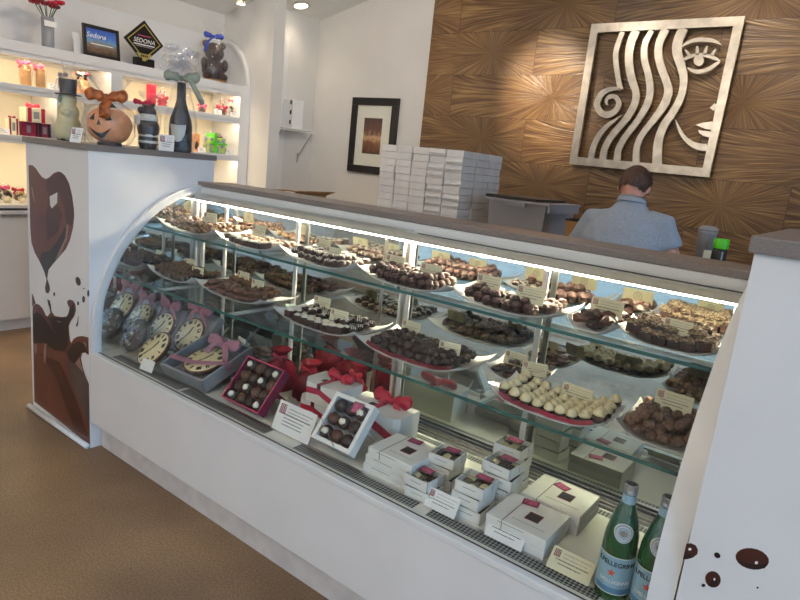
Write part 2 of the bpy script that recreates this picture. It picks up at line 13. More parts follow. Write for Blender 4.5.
DRIP_PRINT=[('cocoa',[(2.7725,0.8113),(2.7815,0.8168),(2.7915,0.8165),(2.7982,0.8084),(2.7991,0.7974),(2.792,0.7844),(2.7827,0.776),(2.7726,0.7691)]),('cocoa',[(2.9343,0.8456),(2.9327,0.8367),(2.9277,0.8279),(2.9198,0.8204),(2.9098,0.815),(2.899,0.8124),(2.8886,0.8129),(2.88,0.8166),(2.8743,0.8229),(2.8721,0.8312),(2.8738,0.8404),(2.8791,0.8493),(2.8874,0.8568),(2.8975,0.862),(2.9083,0.8643),(2.9184,0.8636),(2.9266,0.8598),(2.9322,0.8536)]),('cocoa',[(2.8515,0.7689),(2.855,0.7628),(2.8563,0.7553),(2.8553,0.7474),(2.8521,0.7404),(2.8471,0.7354),(2.8412,0.733),(2.8351,0.7337),(2.8299,0.7374),(2.8264,0.7436),(2.825,0.7512),(2.8261,0.7592),(2.8294,0.7661),(2.8344,0.7711),(2.8404,0.7734),(2.8464,0.7726)]),('dark',[(2.8441,0.8122),(2.8427,0.8096),(2.8403,0.8079),(2.8375,0.8074),(2.8348,0.8082),(2.8326,0.8102),(2.8316,0.8129),(2.8318,0.8159),(2.8332,0.8185),(2.8356,0.8202),(2.8384,0.8207),(2.8411,0.8198),(2.8432,0.8179),(2.8443,0.8151)]),('dark',[(2.829,0.7311),(2.8289,0.7293),(2.8282,0.7274),(2.8268,0.7258),(2.8252,0.7249),(2.8236,0.7249),(2.8223,0.7256),(2.8216,0.7271),(2.8217,0.729),(2.8224,0.7309),(2.8238,0.7324),(2.8254,0.7333),(2.827,0.7334),(2.8283,0.7326)]),('dark',[(2.9279,0.7797),(2.9279,0.7787),(2.9275,0.7777),(2.9268,0.7769),(2.926,0.7764),(2.9251,0.7764),(2.9244,0.7768),(2.9241,0.7776),(2.9241,0.7786),(2.9245,0.7796),(2.9252,0.7804),(2.926,0.7809),(2.9269,0.7809),(2.9276,0.7805)]),('dark',[(2.8785,0.8226),(2.8939,0.8155),(2.9133,0.8169),(2.9301,0.8294),(2.9325,0.8455),(2.92,0.8316),(2.8979,0.8251)]),('dark',[(2.8514,0.7559),(2.8528,0.7525),(2.8526,0.7477),(2.8507,0.7425),(2.8475,0.7379),(2.8438,0.7348),(2.8401,0.7338),(2.8373,0.7351),(2.8359,0.7386),(2.8362,0.7434),(2.8381,0.7486),(2.8412,0.7532),(2.845,0.7563),(2.8486,0.7573)]),('dark',[(2.7884,0.7899),(2.7888,0.7874),(2.788,0.7843),(2.7861,0.781),(2.7834,0.7782),(2.7805,0.7765),(2.778,0.7762),(2.7763,0.7774),(2.7759,0.7799),(2.7767,0.7831),(2.7786,0.7864),(2.7813,0.7891),(2.7842,0.7908),(2.7867,0.7911)]),('shine',[(2.9155,0.8354),(2.9156,0.8338),(2.915,0.8323),(2.914,0.831),(2.9128,0.8304),(2.9115,0.8304),(2.9105,0.8312),(2.9099,0.8325),(2.9099,0.8341),(2.9104,0.8357),(2.9114,0.837),(2.9127,0.8376),(2.914,0.8375),(2.915,0.8368)]),('shine',[(2.8454,0.7565),(2.8455,0.7551),(2.8452,0.7538),(2.8445,0.7527),(2.8437,0.7523),(2.8428,0.7525),(2.8421,0.7533),(2.8416,0.7545),(2.8415,0.7559),(2.8419,0.7573),(2.8425,0.7583),(2.8433,0.7587),(2.8442,0.7585),(2.845,0.7578)]),('shine',[(2.7853,0.8035),(2.7853,0.8021),(2.7846,0.8007),(2.7834,0.7995),(2.782,0.7988),(2.7806,0.7987),(2.7795,0.7993),(2.779,0.8003),(2.779,0.8017),(2.7797,0.8032),(2.7809,0.8044),(2.7823,0.8051),(2.7837,0.8052),(2.7848,0.8046)])]
CAM_ROWS=[[0.790272, 0.604298, 0.101458], [0.209849, -0.111343, -0.971373], [-0.575702, 0.78894, -0.214802]]
FOCAL_PX=615.52
EXPOSURE=0.2
# ------------------------------------------------------------------ materials
MATS = {}
def nodes_of(name):
    m = bpy.data.materials.new(name); m.use_nodes = True
    nt = m.node_tree; nt.nodes.clear()
    out = nt.nodes.new('ShaderNodeOutputMaterial')
    MATS[name] = m
    return m, nt, out
def N(nt, t, **kw):
    n = nt.nodes.new(t)
    for k, v in kw.items():
        if k in n.inputs: n.inputs[k].default_value = v
        else: setattr(n, k, v)
    return n
def rgba(c): return (c[0], c[1], c[2], 1.0)
def srgb(r, g, b):
    f = lambda v: (v/255/12.92) if v/255 <= .04045 else ((v/255+.055)/1.055)**2.4
    return (f(r), f(g), f(b))
def mat(name, col, rough=.5, metal=0., scale=20., amt=.12, bump=0., col2=None, detail=4., spec=.5, coat=0., vary=0., stretch=None, emit=0.):
    m, nt, out = nodes_of(name)
    b = N(nt, 'ShaderNodeBsdfPrincipled')
    b.inputs['Roughness'].default_value = rough; b.inputs['Metallic'].default_value = metal
    b.inputs['Specular IOR Level'].default_value = spec
    b.inputs['Coat Weight'].default_value = coat
    tc = N(nt, 'ShaderNodeTexCoord')
    src = tc.outputs['Object']
    if stretch:
        mp = N(nt, 'ShaderNodeMapping'); mp.inputs['Scale'].default_value = stretch
        nt.links.new(src, mp.inputs['Vector']); src = mp.outputs['Vector']
    nz = N(nt, 'ShaderNodeTexNoise'); nz.inputs['Scale'].default_value = scale; nz.inputs['Detail'].default_value = detail
    nt.links.new(src, nz.inputs['Vector'])
    cr = N(nt, 'ShaderNodeValToRGB')
    c2 = col2 if col2 else tuple(max(0, c*(1-amt)) for c in col)
    c1 = col if col2 else tuple(min(1, c*(1+amt*.6)) for c in col)
    cr.color_ramp.elements[0].position = .35; cr.color_ramp.elements[1].position = .65
    cr.color_ramp.elements[0].color = rgba(c2); cr.color_ramp.elements[1].color = rgba(c1)
    nt.links.new(nz.outputs['Fac'], cr.inputs['Fac'])
    col_out = cr.outputs['Color']
    if vary:
        oi = N(nt, 'ShaderNodeObjectInfo')
        hv = N(nt, 'ShaderNodeHueSaturation')
        mr = N(nt, 'ShaderNodeMapRange'); mr.inputs['To Min'].default_value = 1-vary; mr.inputs['To Max'].default_value = 1+vary
        nt.links.new(oi.outputs['Random'], mr.inputs['Value']); nt.links.new(mr.outputs['Result'], hv.inputs['Value'])
        nt.links.new(col_out, hv.inputs['Color']); col_out = hv.outputs['Color']
    nt.links.new(col_out, b.inputs['Base Color'])
    if bump:
        bp = N(nt, 'ShaderNodeBump'); bp.inputs['Strength'].default_value = bump; bp.inputs['Distance'].default_value = .01
        nt.links.new(nz.outputs['Fac'], bp.inputs['Height']); nt.links.new(bp.outputs['Normal'], b.inputs['Normal'])
    if emit:
        b.inputs['Emission Color'].default_value = rgba(col); b.inputs['Emission Strength'].default_value = emit
    nt.links.new(b.outputs['BSDF'], out.inputs['Surface'])
    return m
def thin_glass(name, tint=(.97, 1, .99), refl=1.0, rough=.0, base=.02, bump=0., bscale=30., haze=0., hazecol=(1, 1, 1)):
    m, nt, out = nodes_of(name)
    tr = N(nt, 'ShaderNodeBsdfTransparent'); tr.inputs['Color'].default_value = rgba(tint)
    gl = N(nt, 'ShaderNodeBsdfGlossy'); gl.inputs['Roughness'].default_value = rough; gl.inputs['Color'].default_value = (1, 1, 1, 1)
    lw = N(nt, 'ShaderNodeLayerWeight'); lw.inputs['Blend'].default_value = .5
    pw = N(nt, 'ShaderNodeMath', operation='POWER'); pw.inputs[1].default_value = 4.5
    nt.links.new(lw.outputs['Facing'], pw.inputs[0])
    ml = N(nt, 'ShaderNodeMath', operation='MULTIPLY_ADD'); ml.inputs[1].default_value = .6*refl; ml.inputs[2].default_value = base
    nt.links.new(pw.outputs[0], ml.inputs[0])
    nzt = N(nt, 'ShaderNodeTexNoise'); nzt.inputs['Scale'].default_value = bscale; nzt.inputs['Detail'].default_value = 3
    tc = N(nt, 'ShaderNodeTexCoord'); nt.links.new(tc.outputs['Object'], nzt.inputs['Vector'])
    bp = N(nt, 'ShaderNodeBump'); bp.inputs['Strength'].default_value = bump; bp.inputs['Distance'].default_value = .02
    nt.links.new(nzt.outputs['Fac'], bp.inputs['Height'])
    nt.links.new(bp.outputs['Normal'], gl.inputs['Normal'])
    if bump: nt.links.new(bp.outputs['Normal'], lw.inputs['Normal'])
    mx = N(nt, 'ShaderNodeMixShader')
    nt.links.new(ml.outputs[0], mx.inputs[0]); nt.links.new(tr.outputs[0], mx.inputs[1]); nt.links.new(gl.outputs[0], mx.inputs[2])
    last = mx.outputs[0]
    if haze:
        df = N(nt, 'ShaderNodeBsdfDiffuse'); df.inputs['Color'].default_value = rgba(hazecol)
        mh = N(nt, 'ShaderNodeMixShader'); mh.inputs[0].default_value = haze
        nt.links.new(last, mh.inputs[1]); nt.links.new(df.outputs[0], mh.inputs[2]); last = mh.outputs[0]
    nt.links.new(last, out.inputs['Surface'])
    return m
def emitter(name, col, strength):
    m, nt, out = nodes_of(name)
    e = N(nt, 'ShaderNodeEmission'); e.inputs['Color'].default_value = rgba(col); e.inputs['Strength'].default_value = strength
    nt.links.new(e.outputs[0], out.inputs['Surface'])
    return m
def wood_mat(name):
    # rows of veneer tiles, each with grain radiating from one point of the tile
    m, nt, out = nodes_of(name); L = nt.links.new
    def M(op, a, b=None, c=None):
        n = nt.nodes.new('ShaderNodeMath'); n.operation = op
        for i, v in enumerate((a, b, c)):
            if v is None: continue
            if isinstance(v, (int, float)): n.inputs[i].default_value = v
            else: L(v, n.inputs[i])
        return n.outputs[0]
    tc = N(nt, 'ShaderNodeTexCoord'); sp = N(nt, 'ShaderNodeSeparateXYZ'); L(tc.outputs['Object'], sp.inputs[0])
    x, z = sp.outputs['X'], sp.outputs['Z']
    TW, TH = 1.43, .365
    zr = M('DIVIDE', M('SUBTRACT', z, 2.451), TH)
    row = M('FLOOR', zr)
    odd = M('FLOORED_MODULO', row, 2.)
    x0 = M('ADD', x, M('MULTIPLY', odd, -.636))
    xr = M('DIVIDE', M('ADD', x0, 1.01), TW)
    colm = M('FLOOR', xr)
    uu = M('SUBTRACT', M('MULTIPLY', M('FRACT', xr), TW), 1.01)
    v = M('SUBTRACT', M('FRACT', zr), .5)
    tid = M('ADD', M('MULTIPLY', row, 17.3), M('MULTIPLY', colm, 5.7))
    vv = M('MULTIPLY', v, TH)
    ang = M('ARCTAN2', vv, uu)
    rad = M('SQRT', M('ADD', M('MULTIPLY', uu, uu), M('MULTIPLY', vv, vv)))
    comb = N(nt, 'ShaderNodeCombineXYZ'); L(M('MULTIPLY', ang, 34.), comb.inputs[0]); L(M('MULTIPLY', rad, 2.2), comb.inputs[1]); L(tid, comb.inputs[2])
    fib = N(nt, 'ShaderNodeTexNoise'); fib.inputs['Scale'].default_value = 1.; fib.inputs['Detail'].default_value = 3.; fib.inputs['Roughness'].default_value = .6
    L(comb.outputs[0], fib.inputs['Vector'])
    # far from the star the strips run level: straight strips of constant width
    cb2 = N(nt, 'ShaderNodeCombineXYZ'); L(M('MULTIPLY', x, 3.), cb2.inputs[0]); L(M('MULTIPLY', M('ADD', z, M('MULTIPLY', uu, M('MULTIPLY', v, .25))), 150.), cb2.inputs[1]); L(tid, cb2.inputs[2])
    fb2 = N(nt, 'ShaderNodeTexNoise'); fb2.inputs['Scale'].default_value = 1.; fb2.inputs['Detail'].default_value = 2.; L(cb2.outputs[0], fb2.inputs['Vector'])
    far = N(nt, 'ShaderNodeMapRange'); far.inputs['From Min'].default_value = .28; far.inputs['From Max'].default_value = .62; L(M('ABSOLUTE', uu), far.inputs['Value'])
    mxf = N(nt, 'ShaderNodeMix'); L(far.outputs['Result'], mxf.inputs['Factor']); L(fib.outputs['Fac'], mxf.inputs['A']); L(fb2.outputs['Fac'], mxf.inputs['B'])
    fibv = mxf.outputs['Result']
    big = N(nt, 'ShaderNodeTexNoise'); big.inputs['Scale'].default_value = 1.7; L(tc.outputs['Object'], big.inputs['Vector'])
    fac = M('ADD', M('MULTIPLY', fibv, .8), M('MULTIPLY', big.outputs['Fac'], .2))
    cr = N(nt, 'ShaderNodeValToRGB'); e = cr.color_ramp.elements
    e[0].position = .36; e[0].color = rgba(srgb(84, 54, 32)); e[1].position = .70; e[1].color = rgba(srgb(170, 134, 84))
    k = e.new(.5); k.color = rgba(srgb(120, 87, 52))
    L(fac, cr.inputs['Fac'])
    # tile joints
    jz = M('GREATER_THAN', M('ABSOLUTE', v), .4955); jx = M('GREATER_THAN', uu, .416)
    jn = M('MAXIMUM', jz, jx)
    mxc = N(nt, 'ShaderNodeMix', data_type='RGBA'); L(jn, mxc.inputs['Factor']); L(cr.outputs['Color'], mxc.inputs['A']); mxc.inputs['B'].default_value = rgba(srgb(60, 40, 25))
    b = N(nt, 'ShaderNodeBsdfPrincipled'); L(mxc.outputs['Result'], b.inputs['Base Color'])
    b.inputs['Roughness'].default_value = .36; b.inputs['Specular IOR Level'].default_value = .6
    bp = N(nt, 'ShaderNodeBump'); bp.inputs['Strength'].default_value = .6; bp.inputs['Distance'].default_value = .008
    L(fibv, bp.inputs['Height']); L(bp.outputs['Normal'], b.inputs['Normal'])
    L(b.outputs['BSDF'], out.inputs['Surface'])
    return m
def floor_mat(name):
    m, nt, out = nodes_of(name); L = nt.links.new
    tc = N(nt, 'ShaderNodeTexCoord')
    n1 = N(nt, 'ShaderNodeTexNoise'); n1.inputs['Scale'].default_value = 1.5; n1.inputs['Detail'].default_value = 6
    n2 = N(nt, 'ShaderNodeTexNoise'); n2.inputs['Scale'].default_value = 120; n2.inputs['Detail'].default_value = 3
    n3 = N(nt, 'ShaderNodeTexVoronoi'); n3.inputs['Scale'].default_value = 9; 
    for n in (n1, n2, n3): L(tc.outputs['Object'], n.inputs['Vector'])
    cr = N(nt, 'ShaderNodeValToRGB'); e = cr.color_ramp.elements
    e[0].position = .3; e[0].color = rgba(srgb(112, 90, 67)); e[1].position = .7; e[1].color = rgba(srgb(156, 126, 93))
    L(n1.outputs['Fac'], cr.inputs['Fac'])
    cr2 = N(nt, 'ShaderNodeValToRGB'); e = cr2.color_ramp.elements
    e[0].position = .3; e[0].color = (.50, .48, .46, 1); e[1].position = .7; e[1].color = (1.2, 1.2, 1.2, 1)
    L(n2.outputs['Fac'], cr2.inputs['Fac'])
    mx = N(nt, 'ShaderNodeMix', data_type='RGBA', blend_type='MULTIPLY'); mx.inputs['Factor'].default_value = .8
    L(cr.outputs['Color'], mx.inputs['A']); L(cr2.outputs['Color'], mx.inputs['B'])
    spk = N(nt, 'ShaderNodeMath', operation='LESS_THAN'); spk.inputs[1].default_value = .045; L(n3.outputs['Distance'], spk.inputs[0])
    mx2 = N(nt, 'ShaderNodeMix', data_type='RGBA'); mx2.inputs['B'].default_value = rgba(srgb(70, 52, 38))
    sm = N(nt, 'ShaderNodeMath', operation='MULTIPLY'); sm.inputs[1].default_value = .5; L(spk.outputs[0], sm.inputs[0])
    L(sm.outputs[0], mx2.inputs['Factor']); L(mx.outputs['Result'], mx2.inputs['A'])
    b = N(nt, 'ShaderNodeBsdfPrincipled'); b.inputs['Roughness'].default_value = .42
    L(mx2.outputs['Result'], b.inputs['Base Color'])
    bp = N(nt, 'ShaderNodeBump'); bp.inputs['Strength'].default_value = .03; L(n2.outputs['Fac'], bp.inputs['Height']); L(bp.outputs['Normal'], b.inputs['Normal'])
    L(b.outputs['BSDF'], out.inputs['Surface']); return m
def grille_mat(name):
    m, nt, out = nodes_of(name); L = nt.links.new
    tc = N(nt, 'ShaderNodeTexCoord'); ck = N(nt, 'ShaderNodeTexVoronoi'); ck.inputs['Scale'].default_value = 80; ck.inputs['Randomness'].default_value = 0.
    L(tc.outputs['Object'], ck.inputs['Vector'])
    lt = N(nt, 'ShaderNodeMath', operation='LESS_THAN'); lt.inputs[1].default_value = .41; L(ck.outputs['Distance'], lt.inputs[0])
    mx = N(nt, 'ShaderNodeMix', data_type='RGBA'); mx.inputs['A'].default_value = rgba((.35, .35, .33)); mx.inputs['B'].default_value = rgba((.015, .015, .015))
    L(lt.outputs[0], mx.inputs['Factor'])
    b = N(nt, 'ShaderNodeBsdfPrincipled'); b.inputs['Roughness'].default_value = .4; b.inputs['Metallic'].default_value = .3
    L(mx.outputs['Result'], b.inputs['Base Color']); L(b.outputs['BSDF'], out.inputs['Surface']); return m
def picture_mat(name, bands, scale=6., vert=2, lo=0., hi=1.):
    # a printed picture: colour bands broken up by noise, along one generated axis
    m, nt, out = nodes_of(name); L = nt.links.new
    tc = N(nt, 'ShaderNodeTexCoord'); sp = N(nt, 'ShaderNodeSeparateXYZ'); L(tc.outputs['Generated'], sp.inputs[0])
    nz = N(nt, 'ShaderNodeTexNoise'); nz.inputs['Scale'].default_value = scale; nz.inputs['Detail'].default_value = 6; L(tc.outputs['Generated'], nz.inputs['Vector'])
    ma = N(nt, 'ShaderNodeMath', operation='MULTIPLY_ADD'); ma.inputs[1].default_value = .5; L(nz.outputs['Fac'], ma.inputs[0])
    sb = N(nt, 'ShaderNodeMath', operation='SUBTRACT'); sb.inputs[1].default_value = .25; L(sp.outputs[vert], sb.inputs[0]); L(sb.outputs[0], ma.inputs[2])
    cr = N(nt, 'ShaderNodeValToRGB'); el = cr.color_ramp.elements
    el[0].position = bands[0][0]; el[0].color = rgba(srgb(*bands[0][1])); el[1].position = bands[-1][0]; el[1].color = rgba(srgb(*bands[-1][1]))
    for p, c in bands[1:-1]:
        k = el.new(p); k.color = rgba(srgb(*c))
    L(ma.outputs[0], cr.inputs['Fac'])
    b = N(nt, 'ShaderNodeBsdfPrincipled'); b.inputs['Roughness'].default_value = .35
    L(cr.outputs['Color'], b.inputs['Base Color']); L(b.outputs['BSDF'], out.inputs['Surface']); return m

mat('wall_paint', srgb(214, 210, 204), .7, scale=3, amt=.03)
mat('ceiling_paint', srgb(238, 236, 232), .8, scale=3, amt=.03)
wood_mat('starburst_wood'); floor_mat('concrete')
mat('laminate', srgb(228, 226, 224), .35, scale=4, amt=.025)
mat('toe_laminate', srgb(214, 208, 204), .45, scale=14, amt=.10)
mat('quartz', srgb(126, 116, 111), .38, scale=240, amt=.16)
mat('white_metal', srgb(226, 226, 224), .3, scale=8, amt=.03)
mat('deck_white', srgb(226, 225, 216), .32, scale=6, amt=.03)
mat('housing_metal', srgb(186, 186, 178), .4, scale=12, amt=.05)
mat('steel', srgb(205, 203, 198), .28, metal=1., scale=60, amt=.12, stretch=(1, 1, .04))
mat('brushed_art', srgb(206, 198, 186), .3, metal=.9, scale=14, amt=.16, bump=.05)
mat('chrome', srgb(220, 215, 205), .12, metal=1., scale=8, amt=.05)
mat('black_rubber', srgb(20, 20, 20), .5, scale=20, amt=.2)
mat('black_paint', srgb(22, 20, 20), .35, scale=20, amt=.2)
grille_mat('grille')
m, nt, out = nodes_of('mirror')
b = N(nt, 'ShaderNodeBsdfPrincipled'); b.inputs['Metallic'].default_value = 1.; b.inputs['Roughness'].default_value = .015
nz = N(nt, 'ShaderNodeTexNoise'); nz.inputs['Scale'].default_value = 3
cr = N(nt, 'ShaderNodeValToRGB'); cr.color_ramp.elements[0].color = rgba((.74, .80, .78)); cr.color_ramp.elements[1].color = rgba((.78, .84, .82))
nt.links.new(nz.outputs['Fac'], cr.inputs['Fac']); nt.links.new(cr.outputs['Color'], b.inputs['Base Color']); nt.links.new(b.outputs['BSDF'], out.inputs['Surface'])
thin_glass('pane_glass', (.985, .995, .99), 1., 0., .012)
thin_glass('shelf_glass', (.95, .985, .97), .9, 0., .02)
mat('glass_edge', srgb(34, 92, 84), .15, scale=30, amt=.15, spec=.8)
thin_glass('cellophane', (.98, .98, .985), 1.1, .07, .045, bump=.9, bscale=30, haze=.03)
thin_glass('cellophane_dense', (.95, .95, .96), 1.3, .08, .08, bump=1., bscale=34, haze=.06, hazecol=(.85, .85, .88))
thin_glass('pink_organza', (.78, .58, .66), .6, .4, .05, bump=.5, bscale=60, haze=.5, hazecol=srgb(206, 150, 168))
thin_glass('red_organza', (.5, .10, .16), .6, .35, .05, bump=.5, bscale=50, haze=.55, hazecol=srgb(150, 22, 48))
thin_glass('clear_plastic', (.80, .81, .82), .8, .25, .06, haze=.32, hazecol=(.72, .72, .75))
emitter('led_tube', (1., .86, .62), 130.)
emitter('shelf_led', (1., .80, .52), 24.)
emitter('lamp_glow', (1., .9, .72), 9.)
mat('dark_chocolate', srgb(62, 40, 34), .36, scale=60, amt=.35, bump=.15, vary=.22)
mat('black_chocolate', srgb(60, 44, 40), .42, scale=70, amt=.4, bump=.3, vary=.22)
mat('milk_chocolate', srgb(96, 62, 48), .4, scale=60, amt=.35, bump=.2, vary=.2)
mat('cocoa_dust', srgb(124, 90, 68), .6, scale=110, col2=srgb(62, 40, 30), bump=.5, vary=.18)
mat('swirl_chocolate', srgb(132, 100, 90), .4, scale=90, col2=srgb(54, 34, 32), bump=.3, vary=.15)
mat('nut_mix', srgb(190, 150, 100), .5, scale=55, col2=srgb(92, 60, 40), bump=.5, vary=.2)
mat('pale_nut', srgb(206, 184, 150), .5, scale=45, col2=srgb(120, 92, 66), bump=.4, vary=.15)
mat('crumb', srgb(190, 168, 138), .7, scale=130, col2=srgb(92, 74, 60), bump=.8, vary=.12)
mat('brown_crumb', srgb(134, 100, 66), .7, scale=110, col2=srgb(66, 46, 34), bump=.8, vary=.15)
mat('cream_choc', srgb(226, 212, 168), .4, scale=40, amt=.07, bump=.1, vary=.05)
mat('white_choc', srgb(232, 226, 208), .4, scale=40, amt=.08, vary=.05)
mat('porcelain', srgb(240, 240, 238), .15, scale=5, amt=.02)
mat('card_cream', srgb(226, 220, 186), .6, scale=12, amt=.03)
mat('card_white', srgb(238, 236, 232), .55, scale=12, amt=.02)
mat('ink_grey', srgb(140, 134, 124), .6, scale=60, amt=.2)
mat('ink_black', srgb(35, 32, 32), .6, scale=60, amt=.2)
mat('ink_maroon', srgb(140, 62, 78), .6, scale=60, amt=.2)
mat('ink_pink', srgb(206, 96, 136), .55, scale=150, col2=srgb(150, 52, 92), detail=2)
mat('box_white', srgb(236, 234, 228), .5, scale=10, amt=.03)
mat('box_bright', srgb(232, 228, 224), .6, scale=10, amt=.05, vary=.05)
mat('box_silver', srgb(168, 172, 178), .3, metal=.5, scale=10, amt=.08)
mat('box_purple', srgb(120, 30, 66), .35, scale=10, amt=.15)
mat('red_ribbon', srgb(190, 30, 62), .38, scale=30, amt=.18)
mat('wine_ribbon', srgb(140, 18, 50), .4, scale=30, amt=.25)
mat('dark_foil', srgb(104, 16, 36), .35, scale=60, amt=.4)
mat('pink_ribbon', srgb(220, 80, 120), .4, scale=30, amt=.2)
mat('blue_ribbon', srgb(36, 60, 160), .35, scale=30, amt=.2)
mat('orange_ribbon', srgb(196, 106, 40), .4, scale=45, col2=srgb(120, 56, 24), bump=.1)
mat('sage_ribbon', srgb(150, 158, 140), .45, scale=30, amt=.15)
mat('stripe_ribbon', srgb(230, 220, 215), .45, scale=70, col2=srgb(70, 28, 40))
mat('black_ribbon', srgb(30, 28, 36), .4, scale=30, amt=.2)
mat('snow_body', srgb(212, 200, 150), .4, scale=18, amt=.1)
mat('teal_icing', srgb(70, 120, 100), .4, scale=18, amt=.1)
mat('pumpkin_orange', srgb(226, 150, 96), .38, scale=12, amt=.12)
mat('pumpkin_stem', srgb(66, 84, 56), .5, scale=30, amt=.25)
mat('bottle_choc', srgb(38, 34, 38), .22, scale=30, amt=.2)
mat('label_cream', srgb(206, 202, 188), .5, scale=20, amt=.05)
mat('gold_wafer', srgb(190, 140, 66), .45, scale=60, col2=srgb(130, 86, 34), bump=.4)
mat('niche_paint', srgb(236, 224, 198), .7, scale=3, amt=.03)
mat('unit_white', srgb(222, 220, 218), .45, scale=4, amt=.025)
mat('tan_print', srgb(214, 120, 40), .5, scale=30, col2=srgb(240, 190, 130))
mat('lime_print', srgb(190, 210, 60), .5, scale=24, col2=srgb(70, 110, 170))
mat('flower_red', srgb(190, 30, 60), .5, scale=30, amt=.3)
mat('stem_green', srgb(60, 90, 60), .5, scale=30, amt=.3)
mat('pebbles', srgb(120, 150, 150), .5, scale=120, col2=srgb(60, 84, 84), bump=.5)
mat('print_cocoa', srgb(104, 54, 40), .3, scale=6, amt=.22, coat=.2)
mat('print_umber', srgb(70, 30, 20), .3, scale=7, amt=.3, coat=.2)
mat('print_dark', srgb(36, 20, 17), .3, scale=8, amt=.3, coat=.2)
mat('print_sheen', srgb(150, 118, 106), .3, scale=8, amt=.2, coat=.2)
mat('print_paper', srgb(226, 222, 216), .35, scale=8, amt=.03)
mat('print_smoke', srgb(84, 70, 66), .3, scale=6, amt=.35, coat=.2)
mat('print_shine', srgb(240, 236, 232), .3, scale=8, amt=.03)
mat('bottle_green', srgb(20, 84, 36), .08, scale=6, amt=.2, spec=.8, coat=.5)
mat('bottle_dark', srgb(10, 44, 20), .08, scale=6, amt=.2, spec=.8, coat=.5)
mat('label_blue', srgb(150, 186, 206), .45, scale=20, amt=.08)
mat('label_deep', srgb(90, 140, 178), .45, scale=20, amt=.15)
mat('emblem_grey', srgb(168, 184, 192), .45, scale=300, amt=.2)
mat('star_red', srgb(214, 90, 60), .5, scale=20, amt=.1)
mat('cap_silver', srgb(200, 202, 205), .25, metal=.8, scale=30, amt=.1)
mat('skin', srgb(206, 150, 128), .5, scale=20, amt=.08)
mat('hair_brown', srgb(78, 50, 36), .6, scale=90, amt=.4, bump=.5, stretch=(1, 1, .25))
mat('shirt_grey', srgb(152, 161, 173), .85, scale=160, amt=.14, bump=.1)
mat('trouser_dark', srgb(40, 42, 50), .8, scale=80, amt=.2)
mat('shoe_black', srgb(24, 22, 22), .5, scale=30, amt=.2)
mat('kraft', srgb(176, 128, 76), .7, scale=40, amt=.15)
mat('lid_black', srgb(28, 28, 30), .4, scale=20, amt=.2)
mat('lime_cap', srgb(90, 210, 40), .4, scale=20, amt=.1)
mat('frame_black', srgb(28, 24, 24), .4, scale=30, amt=.2)
mat('mat_board', srgb(226, 220, 206), .7, scale=20, amt=.03)
mat('gold_line', srgb(196, 176, 100), .4, metal=.4, scale=30, amt=.1)
mat('sauce_glass', srgb(60, 56, 50), .15, scale=30, amt=.2)
mat('pavement', srgb(128, 117, 102), .8, scale=5, amt=.15)
mat('stucco', srgb(196, 160, 132), .8, scale=3, amt=.1)
mat('pale_paving', srgb(206, 204, 201), .8, scale=5, amt=.1)
picture_mat('photo_desert', [(0., (70, 60, 40)), (.25, (120, 96, 80)), (.42, (130, 130, 120)), (.52, (110, 150, 190)), (.7, (80, 120, 190)), (1., (60, 90, 170))], 7.)
picture_mat('photo_cocoa', [(0., (70, 40, 30)), (.3, (130, 80, 50)), (.48, (200, 160, 120)), (.62, (110, 70, 60)), (1., (80, 56, 50))], 5.)

